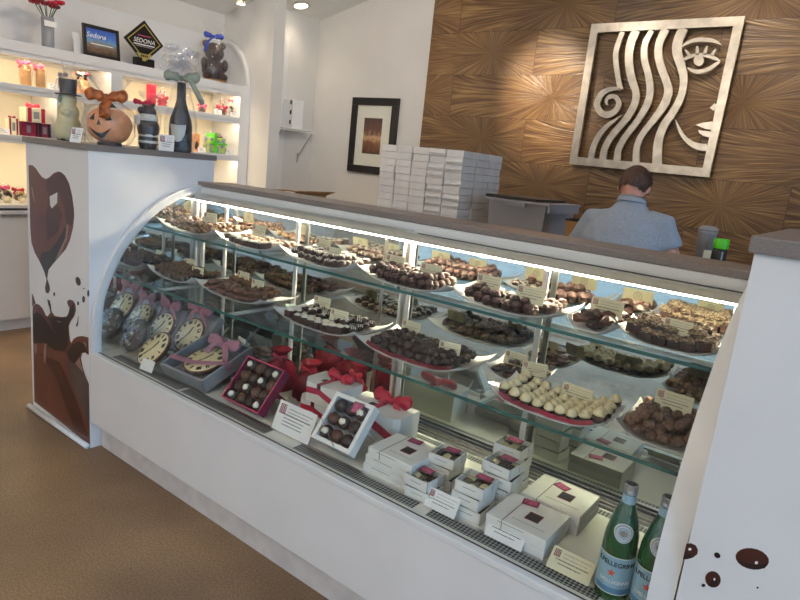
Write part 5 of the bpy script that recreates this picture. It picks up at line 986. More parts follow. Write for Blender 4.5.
# mineral water bottles
def bottle(loc, rz, label):
    t = thing('water_bottle', label, 'bottle', loc, rz, 'green mineral water bottles')
    mb = MB(); mb.lathe([(.0, .003), (.034, 0), (.0405, .006), (.0415, .03), (.0415, .150), (.0395, .178), (.033, .210), (.024, .240), (.0165, .262), (.0145, .280), (.0145, .300), (.0, .301)], 'bottle_green', 36, cap=False); mb.build('glass_body', t, smooth=True)
    mb = MB(); mb.lathe([(.0420, .030), (.0420, .128)], 'label_blue', 36, cap=False, a0=PI*.85, a1=PI*2.15); mb.build('front_label', t, smooth=True)
    mb = MB(); mb.lathe([(.0423, .030), (.0423, .046)], 'label_deep', 30, cap=False, a0=PI*.9, a1=PI*2.1)
    for z in (.0285, .1275): mb.lathe([(.0424, z), (.0426, z+.0012), (.0424, z+.0024)], 'card_white', 36, cap=False, a0=PI*.85, a1=PI*2.15)
    mb.build('label_border', t, smooth=True)
    me = text_mesh('S.PELLEGRINO', .0165, T((0, 0, .110)), 'ink_black', bend=.0428); link('brand_lettering', me, t)
    me = text_mesh('S.PELLEGRINO', .0125, T((0, 0, .062)), 'card_white', bend=.0425); link('watermark_lettering', me, t)
    mb = MB(); P = []
    for k in range(10):
        a = PI/2+k*PI/5; q = .0110 if k % 2 == 0 else .0046; P.append((q*math.cos(a)/.0426-.25, .086+q*math.sin(a)))
    mb.poly([(math.sin(a)*.0426, -math.cos(a)*.0426, z) for a, z in P], (0, -.0006, 0), 'star_red'); mb.build('red_star', t)
    mb = MB(); vs = []; 
    def ov(rx, rz, d, k_=1.18):
        rx *= k_; rz *= k_
        return ov_(rx, rz, d)
    def ov_(rx, rz, d): return [(math.sin(rx/.036*math.cos(a))*(.0378-abs(.0)), -math.cos(rx/.036*math.cos(a))*(.0382+d-(rz*math.sin(a))*.27), .196+rz*math.sin(a)) for a in [2*PI*k/28 for k in range(28)]]
    mb.poly(ov(.019, .019, .0008), (0, -.0008, 0), 'card_white'); mb.poly(ov(.0175, .0175, .0020), (0, -.0004, 0), 'emblem_grey'); mb.poly(ov(.0135, .0135, .0026), (0, -.0004, 0), 'card_white'); mb.poly(ov(.0125, .0125, .0031), (0, -.0004, 0), 'emblem_grey'); mb.poly(ov(.008, .006, .0037), (0, -.0004, 0), 'ink_grey'); mb.build('oval_emblem', t)
    mb = MB(); mb.lathe([(.0168, .262), (.0156, .284)], 'label_blue', 24, cap=False); mb.build('neck_label', t, smooth=True)
    mb = MB(); mb.lathe([(.0156, .285), (.0165, .286), (.0165, .296), (.0158, .298), (.0165, .300), (.0165, .309), (.015, .3105), (0, .3105)], 'cap_silver', 24, cap=False)
    mb.lathe([(.012, .3108), (0, .3110)], 'ink_black', 18, cap=False); mb.build('screw_cap', t, smooth=True, ang=40)
    t.scale = (1.06, 1.06, 1.06); t.location.z += .003
    return t
bottle((2.609, .100, DZ+.0005), .30, 'green mineral water bottle standing clear of the white end frame')
bottle((2.700, .106, DZ+.0005), .25, 'green mineral water bottle half hidden by the white end frame')

# ------------------------------------------------------------------ goods on the printed counter
KZ = 1.5412
def cello_wrap(t, prof, mtx=None, m='cellophane', name='clear_wrap', fr=7):
    mb = MB(); mb.lathe(prof, m, 26, mtx=mtx, cap=False, wob=.05, fr=fr, jit=.22); return mb.build(name, t, smooth=True)
t = thing('chocolate_snowman', 'cream chocolate snowman in black top hat wrapped in cellophane', 'chocolate figure', (-.405, .100, KZ), -.2)
mb = MB(); mb.lathe([(.0, .004), (.055, .004), (.066, .03), (.068, .06), (.058, .095), (.045, .115), (.050, .13), (.052, .15), (.042, .172), (.036, .180), (.040, .195), (.041, .21), (.034, .228), (0, .236)], 'snow_body', 30, cap=False); mb.ico((-.048, -.02, .148), .024, 'snow_body', 2, (1.1, 1, .8)); mb.ico((.048, -.02, .14), .022, 'snow_body', 2, (1, 1, .9)); mb.build('snowman_body', t, smooth=True)
mb = MB(); mb.box(-.05, .05, -.045, .045, 0, .012, 'black_chocolate', .004); mb.build('base_slab', t)
mb = MB(); mb.lathe([(.060, .226), (.063, .231), (.040, .234), (.038, .240), (.043, .304), (.0, .307)], 'black_paint', 26); mb.build('top_hat', t, smooth=True, ang=40)
mb = MB(); mb.ico((.008, -.040, .206), .021, 'teal_icing', 2, (1, .35, .95)); mb.build('icing_patch', t, smooth=True)
cello_wrap(t, [(.074, 0), (.080, .08), (.072, .17), (.066, .24), (.052, .298), (.016, .318), (.015, .325), (.024, .36), (.030, .39)])
mb = MB(); bow(mb, (0, 0, 0), .085, 'stripe_ribbon', T((-.012, -.02, .318), rz=.2), tails=False); mb.strip([(-.01, -.03, .315), (-.045, -.035, .295), (-.075, -.03, .272)], [(-.005, -.03, .300), (-.04, -.035, .278), (-.07, -.03, .255)], (0, .002, 0), 'stripe_ribbon'); mb.build('striped_bow', t, smooth=True)
t = thing('chocolate_pumpkin', 'orange jack-o-lantern chocolate pumpkin wrapped in cellophane with orange bow', 'chocolate figure', (-.126, .168, KZ), .62)
mb = MB(); n = 40; prof = []
for k in range(15):
    a = -PI/2+PI*k/14; prof.append((max(.0, .103*math.cos(a)**.85) if abs(math.cos(a)) > 1e-4 else 0, .098+.088*math.sin(a)))
mb.lathe(prof, 'pumpkin_orange', 48, cap=False, wob=.03, fr=9); mb.build('pumpkin_body', t, smooth=True)
mb = MB(); mb.tube([(0, 0, .175), (-.01, 0, .20), (-.03, 0, .215)], [.034, .018, .012], 'pumpkin_stem', 10); mb.build('stem', t, smooth=True)
mb = MB(); mb.lathe([(0, 0), (.058, 0), (.056, .016), (.03, .018)], 'black_chocolate', 20); mb.build('base_disc', t)
mb = MB()
def onp(a, z, d=.0): 
    rr = .103*math.sqrt(max(.02, 1-((z-.098)/.088)**2))*1.03+d; return (math.sin(a)*rr, -math.cos(a)*rr, z)
for A in ([(-.52, .120), (-.24, .115), (-.36, .148)], [(.30, .118), (.58, .122), (.42, .150)], [(-.08, .095), (.10, .095), (.0, .122)]): mb.poly([onp(a, z, .001) for a, z in A], (0, -.004, 0), 'ink_black')
A = [onp(-.50+1.0*k/10, .078-.026*math.sin(PI*k/10)+.004, .001) for k in range(11)]; B_ = [onp(-.50+1.0*k/10, .078-.046*math.sin(PI*k/10), .001) for k in range(11)]
mb.strip(A, B_, (0, -.004, 0), 'ink_black'); mb.build('carved_face', t)
cello_wrap(t, [(.085, 0), (.118, .06), (.122, .12), (.100, .175), (.05, .215), (.026, .225), (.028, .232), (.075, .29), (.098, .325)], m='cellophane')
mb = MB(); bow(mb, (0, 0, 0), .19, 'orange_ribbon', T((.0, -.035, .228), rx=-.25), tails=False)
mb.strip([(-.005, -.045, .225), (.0, -.10, .185), (.008, -.118, .13)], [(.045, -.045, .222), (.05, -.098, .182), (.055, -.112, .125)], (0, -.002, 0), 'orange_ribbon'); mb.build('orange_bow', t, smooth=True)
t = thing('chocolate_santa', 'striped brown chocolate figure with cream bands and red ribbon, wrapped in cellophane', 'chocolate figure', (-.104, .362, KZ), .5)
mb = MB(); mb.lathe([(0, 0), (.040, 0), (.048, .03), (.046, .06), (.054, .105), (.052, .125), (.040, .150), (.0, .156)], 'dark_chocolate', 26, cap=False, wob=.03, fr=6); mb.ico((.004, 0, .185), .036, 'dark_chocolate', 3, (1, .95, 1.1), .08); mb.ico((-.026, -.022, .192), .020, 'dark_chocolate', 2)
for s in (-1, 1): mb.ico((s*.024, .0, .222), .012, 'dark_chocolate', 2)
mb.build('figure_body', t, smooth=True)
mb = MB()
for z0, z1, r in ((.030, .044, .0495), (.062, .076, .0485)): mb.lathe([(r-.003, z0), (r, z0+.002), (r, z1-.002), (r-.003, z1)], 'white_choc', 26, cap=False)
mb.lathe([(.036, .140), (.050, .144), (.046, .166), (.038, .176)], 'white_choc', 26, cap=False, wob=.06, fr=5); mb.box(-.05, -.016, -.056, -.044, .118, .165, 'white_choc', .006); mb.build('cream_bands', t, smooth=True)
cello_wrap(t, [(.05, 0), (.058, .1), (.056, .18), (.040, .222), (.014, .232), (.012, .238), (.04, .262), (.052, .285)])
mb = MB(); bow(mb, (0, 0, 0), .085, 'red_ribbon', T((-.015, -.03, .228), rz=.2), tails=False); mb.build('red_bow', t, smooth=True)
t = thing('wrapped_bottle', 'dark bottle in crinkled cellophane tied with a sage ribbon on the printed counter', 'bottle', (-.088, .540, KZ), .75)
mb = MB(); mb.lathe([(0, 0), (.056, 0), (.060, .01), (.060, .135), (.054, .175), (.036, .225), (.024, .27), (.022, .36), (.0, .362)], 'bottle_choc', 30, cap=False); mb.build('bottle_body', t, smooth=True)
mb = MB(); A = []; B_ = []
for k in range(13):
    x = -.042+.084*k/12; q = 1-(x/.042)**2; A.append((math.sin(x/.0605)*.0612, -math.cos(x/.0605)*.0612, .138+.006*abs(x)/.042)); B_.append((math.sin(x/.0605)*.0612, -math.cos(x/.0605)*.0612, .128-.075*max(0., q)**.6))
mb.strip(A, B_, (0, -.0015, 0), 'label_cream'); mb.build('shield_label', t)
cello_wrap(t, [(.066, 0), (.078, .08), (.080, .16), (.070, .23), (.046, .32), (.022, .375), (.022, .385), (.05, .42), (.085, .48), (.098, .52)], m='cellophane')
mb = MB(); bow(mb, (0, 0, 0), .17, 'sage_ribbon', T((.005, -.02, .38), rx=-.2), tails=False)
mb.strip([(.0, -.04, .385), (.05, -.06, .36), (.085, -.06, .30), (.11, -.055, .25)], [(.02, -.04, .392), (.075, -.06, .365), (.115, -.06, .305), (.135, -.055, .26)], (0, .002, 0), 'sage_ribbon'); mb.build('sage_bow', t, smooth=True)
mb = MB(); r = random.Random(4)
for k in range(30):
    a = r.uniform(0, 6.28); q = r.uniform(.01, .085); mb.ico((q*math.cos(a)-.01, q*math.sin(a), .41+r.random()*.12), .024, 'cellophane_dense', 1, (1.3, .9, .8), .5, 2, k)
mb.build('crinkled_top', t)
CK = card_meshes(.066, .072, 'card_white', 5, True, False)
price_card((-.150, .010, KZ+.001), .35, -.25, 'white price card in front of the chocolate pumpkin', 1., CK, 'price cards on the printed counter')
price_card((-.030, .420, KZ+.001), .75, -.15, 'white price card between the striped figure and the wrapped bottle', 1.15, CK, 'price cards on the printed counter')
# ------------------------------------------------------------------ lit shelf unit along the side wall
UX0, UX1 = -2.698, -2.240
Y0, Y1 = -.60, 2.742
unit = thing('shelf_unit', 'built-in white shelf unit with warm lit niches along the side wall', 'shelf unit', (0, 0, 0))
mb = MB(); mb.box(UX0, UX1+.0, Y0, Y1, .09, .945, 'unit_white'); mb.box(UX0, UX1-.04, Y0, Y1, 0, .09, 'unit_white'); mb.build('base_cabinet', unit)
mb = MB(); mb.box(UX0, UX1+.012, Y0, Y1, .972, .998, 'unit_white', .002); mb.build('cabinet_top', unit)
for k in range(5):
    y0 = Y0+.01+k*.666
    mb = MB(); mb.box(UX1, UX1+.018, y0, y0+.655, .10, .955, 'unit_white', .002); dr = mb.build('cabinet_door', unit)
    mb = MB(); mb.box(UX1+.018, UX1+.03, y0+.36, y0+.62, .905, .930, 'steel', .003); mb.build('door_handle', dr)
for z0, z1, nm in ((2.085, 2.19, 'top_shelf'), (1.820, 1.888, 'shelf_board'), (1.457, 1.517, 'shelf_board')):
    mb = MB(); mb.box(UX0+.012, UX1, Y0, Y1-.12, z0+.024, z1, 'unit_white', .002); mb.box(UX1-.012, UX1, Y0, Y1-.12, z0, z0+.03, 'unit_white'); mb.build(nm, unit)
mb = MB(); mb.box(UX0, UX0+.010, Y0, Y1, .998, 2.085, 'niche_paint'); mb.build('niche_back', unit)
mb = MB(); mb.box(UX0, UX0+.012, Y0, Y1-.02, 2.19, 2.66, 'unit_white', .002); mb.build('back_panel', unit)
mb = MB()
for y in (-.45, 1.305): mb = MB(); mb.box(UX0+.011, UX1-.001, y, y+.095, .998, 2.10, 'unit_white'); mb.build('divider', unit)
mb = MB(); mb.box(UX0+.011, UX1-.001, .87, .93, 1.517, 1.84, 'unit_white'); mb.build('divider', unit)
mb = MB(); mb.box(UX0+.011, UX1, Y1-.12, Y1, .998, 2.19, 'unit_white', .002); mb.build('end_panel', unit)
mb = MB(); n = 14; A = []; B_ = []
for k in range(n+1):
    a = PI/2*k/n; A.append((UX0+.01+(UX1-UX0-.01)*math.cos(a), Y1-.05, 2.19+.47*math.sin(a))); B_.append((UX0+.01+(UX1-UX0-.045)*math.cos(a), Y1-.05, 2.19+.435*math.sin(a)))
mb.strip(A, B_, (0, .045, 0), 'unit_white')
mb.poly([(UX0+.01, Y1-.02, 2.19)]+[(x, Y1-.02, z) for x, y, z in B_], (0, .012, 0), 'unit_white'); mb.build('arched_end', unit)
for z in (2.085, 1.820, 1.457):
    for y0, y1 in ((-.35, 1.30), (1.402, 2.62)):
        if z == 1.820 and y0 < 0: segs = ((-.35, .865), (.935, 1.30))
        else: segs = ((y0, y1),)
        for a, b_ in segs:
            mb = MB(); mb.box(UX1-.050, UX1-.016, a+.02, b_-.02, z+.012, z+.0235, 'shelf_led'); o = mb.build('led_strip', unit)
mb = MB(); mb.box(UX1-.02, UX1-.001, Y0, Y1, .946, .971, 'black_paint') if False else None
SX = -2.335
def sbag(y, z, h, w, body, rib, label, name='treat_bag', cat='bag', grp=None, lumps=6, x=SX, shape='lump'):
    t = thing(name, label, cat, (x, y, z+.0005), .5, grp)
    mb = MB(); r = random.Random(int(y*1000))
    if shape == 'stick':
        mb.box(-w*.36, w*.36, -w*.2, w*.2, 0.002, h*.72, body, .006)
        for k in range(6): mb.box(-w*.38, w*.38, -w*.22, w*.22, h*(.06+.11*k), h*(.06+.11*k)+h*.02, 'kraft')
    else:
        for k in range(lumps): mb.ico((r.uniform(-.25, .25)*w, r.uniform(-.2, .2)*w, w*.36+h*.075*k*(6/lumps)), w*r.uniform(.24, .32), body if k % 3 else 'cream_choc', 2, amp=.2, seed=k, flat=None)
    mb.build('sweets', t, smooth=shape != 'stick')
    mb = MB(); mb.lathe([(.40*w, 0.001), (.52*w, h*.2), (.50*w, h*.5), (.30*w, h*.70), (.11*w, h*.78), (.10*w, h*.80), (.30*w, h*.96), (.34*w, h)], 'cellophane', 18, cap=False, wob=.06, fr=6, jit=.2); mb.build('clear_wrap', t, smooth=True)
    mb = MB(); bow(mb, (0, 0, 0), w*.95, rib, T((0, -.02, h*.79), rz=.3)); mb.build('ribbon_bow', t, smooth=True)
    return t
sbag(.690, 1.888, .205, .092, 'gold_wafer', 'pink_ribbon', 'golden wafer bag with pink bow, nearer the flower vase end, upper lit shelf', shape='stick', grp='golden wafer bags')
sbag(.795, 1.888, .195, .080, 'gold_wafer', 'pink_ribbon', 'slimmer golden wafer bag with pink bow beside the taller one, upper lit shelf', shape='stick', grp='golden wafer bags')
t = thing('cone_bag', 'pointed treat bag with red white and black striped bow on the lit shelf', 'bag', (SX, 1.125, 1.8885), .5)
mb = MB(); mb.lathe([(0, .002), (.046, .002), (.048, .04), (.030, .10), (.016, .13)], 'tan_print', 18, cap=False); mb.build('sweets', t, smooth=True)
mb = MB(); mb.lathe([(.052, 0), (.054, .05), (.036, .11), (.014, .155), (.013, .16), (.03, .185)], 'cellophane', 18, cap=False, jit=.2); mb.build('clear_wrap', t, smooth=True)
mb = MB(); bow(mb, (0, 0, 0), .095, 'red_ribbon', T((0, -.02, .150), rz=.2)); bow(mb, (0, -.012, -.008), .075, 'black_ribbon', T((0, -.02, .150), rz=.35)); bow(mb, (0, -.014, .006), .065, 'white_choc', T((0, -.02, .150), rz=.0)); mb.build('striped_bow', t, smooth=True)
def scard(y, z, label, w=.075, h=.045, x=UX1-.025): 
    t = link('shelf_tag', TAGM, None, (x, y, z+.0005), (-.25, 0, PI/2-.15)); tag(t, label, 'price tag', 'white shelf tags in the lit niches'); link('printed_text', TAGT, t)
mb = MB(); mb.box(-.04, .04, 0, .0012, 0, .045, 'card_white'); TAGM = mb.mesh('shelf_tag')
mb = MB()
for k in range(3): mb.box(-.025, .02-.008*k, -.0006, 0, .012+.011*k, .015+.011*k, 'ink_maroon' if k == 2 else 'ink_grey')
TAGT = mb.mesh('printed_text')
scard(.86, 1.888, 'white shelf tag beside the slimmer golden wafer bag')
scard(2.385, 1.888, 'white shelf tag between the small wrapped animal and the red-bowed pair, upper lit shelf')
scard(2.575, 1.888, 'white shelf tag before the last red treat bag, upper lit shelf')
scard(2.215, 1.517, 'white shelf tag in front of the orange treat boxes')
scard(2.535, 1.517, 'white shelf tag beside the basket bag with yellow ribbon')
scard(.50, 1.517, 'white shelf tag beside the ribboned maroon boxes')
def tbox(y, z, w, h, body, rib, label, grp=None, x=SX, bowed=True):
    t = thing('ribbon_box', label, 'gift box', (x, y, z+.0005), PI/2, grp)
    mb = MB(); mb.box(-w/2, w/2, -w*.4, w*.4, 0, h, body, .003); mb.build('box_body', t)
    for q in (-.32, .32): mb = MB(); mb.box(w*q-w*.09, w*q+w*.09, -w*.405, w*.405, -.0, h+.001, rib); mb.build('ribbon_band', t)
    if bowed: mb = MB(); bow(mb, (0, 0, 0), w*.62, rib, T((0, 0, h+w*.10)), tails=False); mb.build('ribbon_bow', t, smooth=True)
    mb = MB(); mb.box(-w*.14, w*.14, -w*.408, -w*.40, h*.25, h*.75, 'clear_plastic'); mb.build('clear_window', t)
tbox(.585, 1.517, .075, .120, 'card_cream', 'wine_ribbon', 'slim cream box with maroon ribbon, single, lower lit shelf', 'maroon ribboned boxes')
tbox(.685, 1.517, .100, .105, 'box_purple', 'wine_ribbon', 'maroon box with clear front under the cream-windowed box', 'maroon ribboned boxes', bowed=False)
tbox(.800, 1.517, .105, .105, 'box_purple', 'black_ribbon', 'maroon box with black ribbon nearest the snowman', 'maroon ribboned boxes', bowed=False)
tbox(.735, 1.517+.108, .15, .105, 'card_cream', 'red_ribbon', 'cream box with red ribbon stacked on two maroon boxes', 'maroon ribboned boxes')
mb = MB(); mb.box(-.03, .03, -.03, .03, 0, .17, 'flower_red', .002); tag(mb.build('tall_red_box', loc=(SX, 1.72, 1.8885)), 'narrow tall red box beside the wrapped bottle, upper lit shelf', 'box')
def animal(y, z, h, body, rib, label, grp):
    t = thing('chocolate_animal', label, 'chocolate figure', (SX, y, z+.0005), 1.0, grp)
    mb = MB(); mb.ico((0, 0, h*.26), h*.25, body, 3, (.9, .8, 1), .08); mb.ico((0, -.01, h*.60), h*.17, body, 3, (.9, .9, 1), .06)
    for s in (-1, 1): mb.ico((s*h*.09, 0, h*.80), h*.13, body, 2, (.35, .3, 1)); mb.ico((s*h*.17, -h*.12, h*.08), h*.09, body, 2, (.9, 1.2, .9))
    mb.build('animal_body', t, smooth=True)
    mb = MB(); bow(mb, (0, 0, 0), h*.65, rib, T((0, -h*.18, h*.45))); mb.build('ribbon_bow', t, smooth=True)
    mb = MB(); mb.lathe([(.27*h, 0), (.32*h, h*.3), (.26*h, h*.7), (.08*h, h*1.0), (.16*h, h*1.12)], 'cellophane', 16, cap=False, jit=.2); mb.build('clear_wrap', t, smooth=True)
A_ = 'small wrapped chocolate animals'
animal(1.83, 1.888, .15, 'flower_red', 'red_ribbon', 'small red wrapped rabbit figure beside the narrow red box', A_)
animal(2.25, 1.888, .13, 'milk_chocolate', 'pink_ribbon', 'small brown wrapped animal with pink bow, upper lit shelf', A_)
animal(2.475, 1.888, .16, 'milk_chocolate', 'red_ribbon', 'brown wrapped rabbit with red bow between two shelf tags', A_)
sbag(2.565, 1.888, .19, .050, 'dark_chocolate', 'red_ribbon', 'slim dark treat bag with big red bow, last on the upper lit shelf', x=SX+.03)
for y, lab in ((2.075, 'narrow orange and cream printed box nearest the wrapped bottle'), (2.175, 'orange printed box with brown figure beside the narrow orange one')):
    t = thing('printed_box', lab, 'box', (SX, y, 1.5175), PI/2, 'orange printed boxes')
    mb = MB(); mb.box(-.036, .036, -.035, .035, 0, .165, 'tan_print', .002); mb.build('box_body', t)
    mb = MB(); mb.ico((0, -.036, .06), .028, 'dark_chocolate', 2, (.8, .3, 1.4), .2, 2, y); mb.build('printed_figure', t, smooth=True)
t = thing('basket_bag', 'clear treat basket of green and blue sweets with yellow ribbon, lower lit shelf', 'basket', (SX, 2.41, 1.5175), PI/2)
mb = MB(); mb.box(-.095, .095, -.06, .06, 0, .075, 'lime_print', .006); mb.build('printed_base', t)
mb = MB(); mb.box(-.09, .09, -.055, .055, .076, .15, 'lime_print', .01); mb.ico((.02, 0, .16), .05, 'dark_chocolate', 2, (1.4, .8, .7), .2); mb.build('sweets', t)
mb = MB(); mb.box(-.055, -.025, -.066, .066, 0, .19, 'lime_cap'); mb.build('upright_band', t)
mb = MB(); mb.box(-.10, .10, -.0665, -.060, .085, .10, 'lime_cap'); mb.build('level_band', t)
mb = MB(); mb.box(-.10, .10, -.065, .065, .001, .205, 'cellophane', .015); mb.build('clear_wrap', t)
for y, w, h, lab in ((2.40, .09, .24, 'clear plastic treat bag standing low in the last niche'), (2.50, .09, .20, 'second clear treat bag in the last niche, with grey top')):
    sbag(y, .998, h, w, 'pale_nut', 'sage_ribbon', lab, grp='clear bags in the last niche', x=-2.30)
sbag(.40, .998, .13, .10, 'milk_chocolate', 'black_ribbon', 'treat bag with black bow on the cabinet top, at the frame edge', grp='bow bags on the cabinet top')
sbag(.52, .998, .15, .10, 'dark_chocolate', 'pink_ribbon', 'treat bag with big pink bow on the cabinet top beside the heart counter', grp='bow bags on the cabinet top')
sbag(.625, .998, .13, .09, 'nut_mix', 'red_ribbon', 'treat bag with red bow on the cabinet top, tucked behind the heart counter', grp='bow bags on the cabinet top')
# top ledge
t = thing('flower_vase', 'clear glass vase of red flowers with a white tag on the top ledge', 'vase', (-2.31, .845, 2.1905), 0)
mb = MB(); mb.lathe([(0, .0), (.042, 0), (.044, .02), (.044, .22), (.041, .22), (.041, .012), (0, .012)], 'clear_plastic', 24, cap=False); mb.build('glass_body', t, smooth=True)
mb = MB(); mb.lathe([(0, .013), (.040, .013), (.040, .12), (0, .125)], 'pebbles', 20, cap=False); mb.build('pebble_fill', t, smooth=True)
mb = MB(); r = random.Random(2)
for k in range(9):
    a = k*.7; mb.tube([(0.01*math.cos(a), .01*math.sin(a), .06), (.03*math.cos(a), .03*math.sin(a), .22), (.08*math.cos(a), .08*math.sin(a), .30+.015*(k % 3))], .003, 'stem_green', 5)
mb.build('stems', t)
for k in range(9):
    a = k*.7; mb = MB()
    for j in range(7): mb.ico((.085*math.cos(a)+.024*math.cos(j), .085*math.sin(a)+.024*math.sin(j), .315+.015*(k % 3)), .022, 'flower_red', 1, (1.2, .8, .6), .3, 2, j+k)
    mb.build('flower', t)
mb = MB(); mb.box(.047, .049, -.045, .045, .15, .19, 'card_white'); mb.build('white_tag', t)
t = thing('photo_frame', 'black framed blue desert landscape photo on the top ledge', 'picture frame', (-2.30, 1.262, 2.1925), 0)
M = T(ry=-.12)
mb = MB(); w, h, f = .30, .245, .026
for a in ((-w/2, w/2, 0, f), (-w/2, w/2, h-f, h), (-w/2, -w/2+f, f, h-f), (w/2-f, w/2, f, h-f)): mb.box(-.010, .010, a[0], a[1], a[2], a[3], 'frame_black', .002, M)
mb.build('black_frame', t)
mb = MB(); mb.box(-.004, .004, -w/2+f, w/2-f, f, h-f, 'photo_desert', 0, M); mb.build('landscape_photo', t)
def yz(me, t, nm): return link(nm, me, t)
RX = Matrix(((0, 0, 1, 0), (1, 0, 0, 0), (0, 1, 0, 0), (0, 0, 0, 1)))
mb = MB(); 
me = text_mesh('Sedona', .055, M @ T((.0055, -.045, .165)) @ RX, 'card_white', shear=.3); link('script_lettering', me, t)
mb = MB(); mb.box(.0042, .0052, -.09, .09, .098, .105, 'card_white', 0, M); mb.build('printed_line', t)
mb = MB(); mb.tube([(-.01, 0, .16), (-.09, 0, .004)], .006, 'frame_black', 6); mb.build('easel_leg', t)
mb = MB(); mb.box(-.002, .002, -.028, .028, 0, .17, 'unit_white', 0, T(ry=-.2)); tag(mb.build('white_card', loc=(-2.36, 1.092, 2.1925)), 'plain white card leaning beside the framed desert photo', 'card')
t = thing('award_plaque', 'black diamond-shaped award plaque with white lettering and gold trim', 'plaque', (-2.30, 1.625, 2.1905), 0)
q = .172; cz = .205
dm = lambda s, x: [(x, 0, cz+s), (x, s*1.06, cz), (x, 0, cz-s), (x, -s*1.06, cz)]
mb = MB(); mb.poly(dm(q, -.006), (.012, 0, 0), 'black_paint'); mb.build('diamond_plate', t)
mb = MB(); mb.ring(dm(q*.84, .006), dm(q*.78, .006), (.001, 0, 0), 'gold_line'); mb.build('gold_border', t)
mb = MB(); mb.poly([(.006, -.075, cz-.098), (.006, .075, cz-.098), (.006, .05, cz-.125), (.006, 0, cz-.165), (.006, -.05, cz-.125)], (.0015, 0, 0), 'gold_line'); mb.build('gold_banner', t)
link('award_lettering', text_mesh('SEDONA', .050, T((.0072, 0, cz+.004)) @ RX, 'card_white', shear=.15), t)
mb = MB()
for k, (wd, zz, mm) in enumerate(((.075, .042, 'ink_pink'), (.12, -.030, 'card_white'), (.10, -.044, 'ink_grey'))): mb.box(.006, .0072, -wd*.8, wd*.8, cz+zz, cz+zz+.008, mm)
for k in range(4): mb.box(.0076, .0082, -.03+.017*k, -.018+.017*k, cz-.125, cz-.106, 'black_paint')
mb.build('small_lettering', t)
mb = MB(); mb.box(-.03, .03, -.085, -.03, 0, .07, 'black_paint', .003); mb.box(-.03, .03, .03, .085, 0, .07, 'black_paint', .003); mb.box(-.03, .03, -.03, .03, 0, .045, 'black_paint'); mb.build('stand', t)
t = thing('chocolate_bear', 'dark chocolate bear in cellophane with blue ribbon at the arched end', 'chocolate figure', (-2.37, 2.385, 2.1905), 1.15); t.scale = (1.14, 1.14, 1.14)
mb = MB(); D = 'dark_chocolate'
mb.ico((0, 0, .10), .095, D, 3, (1, .9, 1), .05); mb.ico((0, -.02, .235), .080, D, 3, (1, .95, .95), .05); mb.ico((0, -.085, .220), .036, D, 2)
for s in (-1, 1): mb.ico((s*.068, -.01, .295), .030, D, 2, (1, .6, 1)); mb.ico((s*.085, -.055, .135), .035, D, 2, (.8, 1, 1.4)); mb.ico((s*.065, -.085, .035), .042, D, 2, (.9, 1.3, .8))
mb.build('bear_body', t, smooth=True)
mb = MB(); mb.box(-.09, .09, -.12, .08, 0, .012, 'gold_wafer', .004); mb.build('base_board', t)
mb = MB(); mb.lathe([(.12, .0), (.145, .1), (.13, .24), (.09, .32), (.022, .36), (.02, .37), (.07, .43), (.10, .47)], 'cellophane', 24, cap=False, wob=.05, fr=7, jit=.25); mb.build('clear_wrap', t, smooth=True)
mb = MB(); bow(mb, (0, 0, 0), .15, 'blue_ribbon', T((-.01, -.03, .355), rx=-.3), tails=False); mb.strip([(-.03, -.05, .35), (-.08, -.08, .30), (-.10, -.08, .22)], [(-.01, -.05, .35), (-.055, -.08, .30), (-.075, -.08, .22)], (0, .002, 0), 'blue_ribbon'); mb.build('blue_bow', t, smooth=True)

# ------------------------------------------------------------------ things behind the counter
# framed print on the back wall
t = thing('framed_print', 'black framed small brown print with wide pale mat on the back wall', 'picture', (-1.297, 3.585, 1.47), 0)
w, h, f = .61, .76, .075
mb = MB()
for a in ((-w/2, w/2, 0, f), (-w/2, w/2, h-f, h), (-w/2, -w/2+f, f, h-f), (w/2-f, w/2, f, h-f)): mb.box(a[0], a[1], -.025, .012, a[2], a[3], 'frame_black', .004)
mb.build('black_frame', t)
mb = MB(); mb.box(-w/2+f, w/2-f, -.008, .008, f, h-f, 'mat_board'); mb.build('pale_mat', t)
mb = MB(); mb.box(-.125, .115, -.0105, -.0085, .20, .56, 'photo_cocoa'); mb.build('brown_photo', t)
mb = MB(); mb.box(-w/2+f, w/2-f, -.016, -.014, f, h-f, 'pane_glass'); mb.build('glazing', t)
# metal wall art
art = thing('wall_art', 'brushed metal openwork wall panel of a face with flowing hair', 'wall art', (0, 0, 0))
fo, fi = ART_FRAME; AY = 3.508
mb = MB(); mb.ring([(x, AY, z) for x, z in fo], [(x, AY, z) for x, z in fi], (0, .028, 0), 'brushed_art'); mb.build('square_frame', art)
names = ['curl_lock', 'hair_lock', 'hair_lock', 'hair_lock', 'hair_lock', 'hair_lock', 'hair_lock', 'eyebrow', 'upper_eyelid', 'lower_eyelid', 'eyelash', 'eyelash', 'eyelash', 'eyelash', 'chin_line']
for nm, S_ in zip(names, ART_STRIPS):
    mb = MB(); mb.strip([(a[0], AY+.004, a[1]) for a, b_ in S_], [(b_[0], AY+.004, b_[1]) for a, b_ in S_], (0, .022, 0), 'brushed_art'); mb.build(nm, art)
for nm, P in zip(('pupil', 'nose_tip', 'upper_lip', 'lower_lip'), ART_POLYS):
    mb = MB(); mb.poly([(x, AY+.003, z) for x, z in P], (0, .022, 0), 'brushed_art'); mb.build(nm, art)
mb = MB()
for x, z in ((.93, 2.70), (1.85, 2.72), (.95, 1.83), (1.84, 1.80)): mb.tube([(x*.9+.14, AY+.02, z+.08 if z > 2 else z-.04), (x*.9+.14, 3.572, z+.08 if z > 2 else z-.04)], .008, 'steel', 8)
mb.build('wall_standoffs', art)
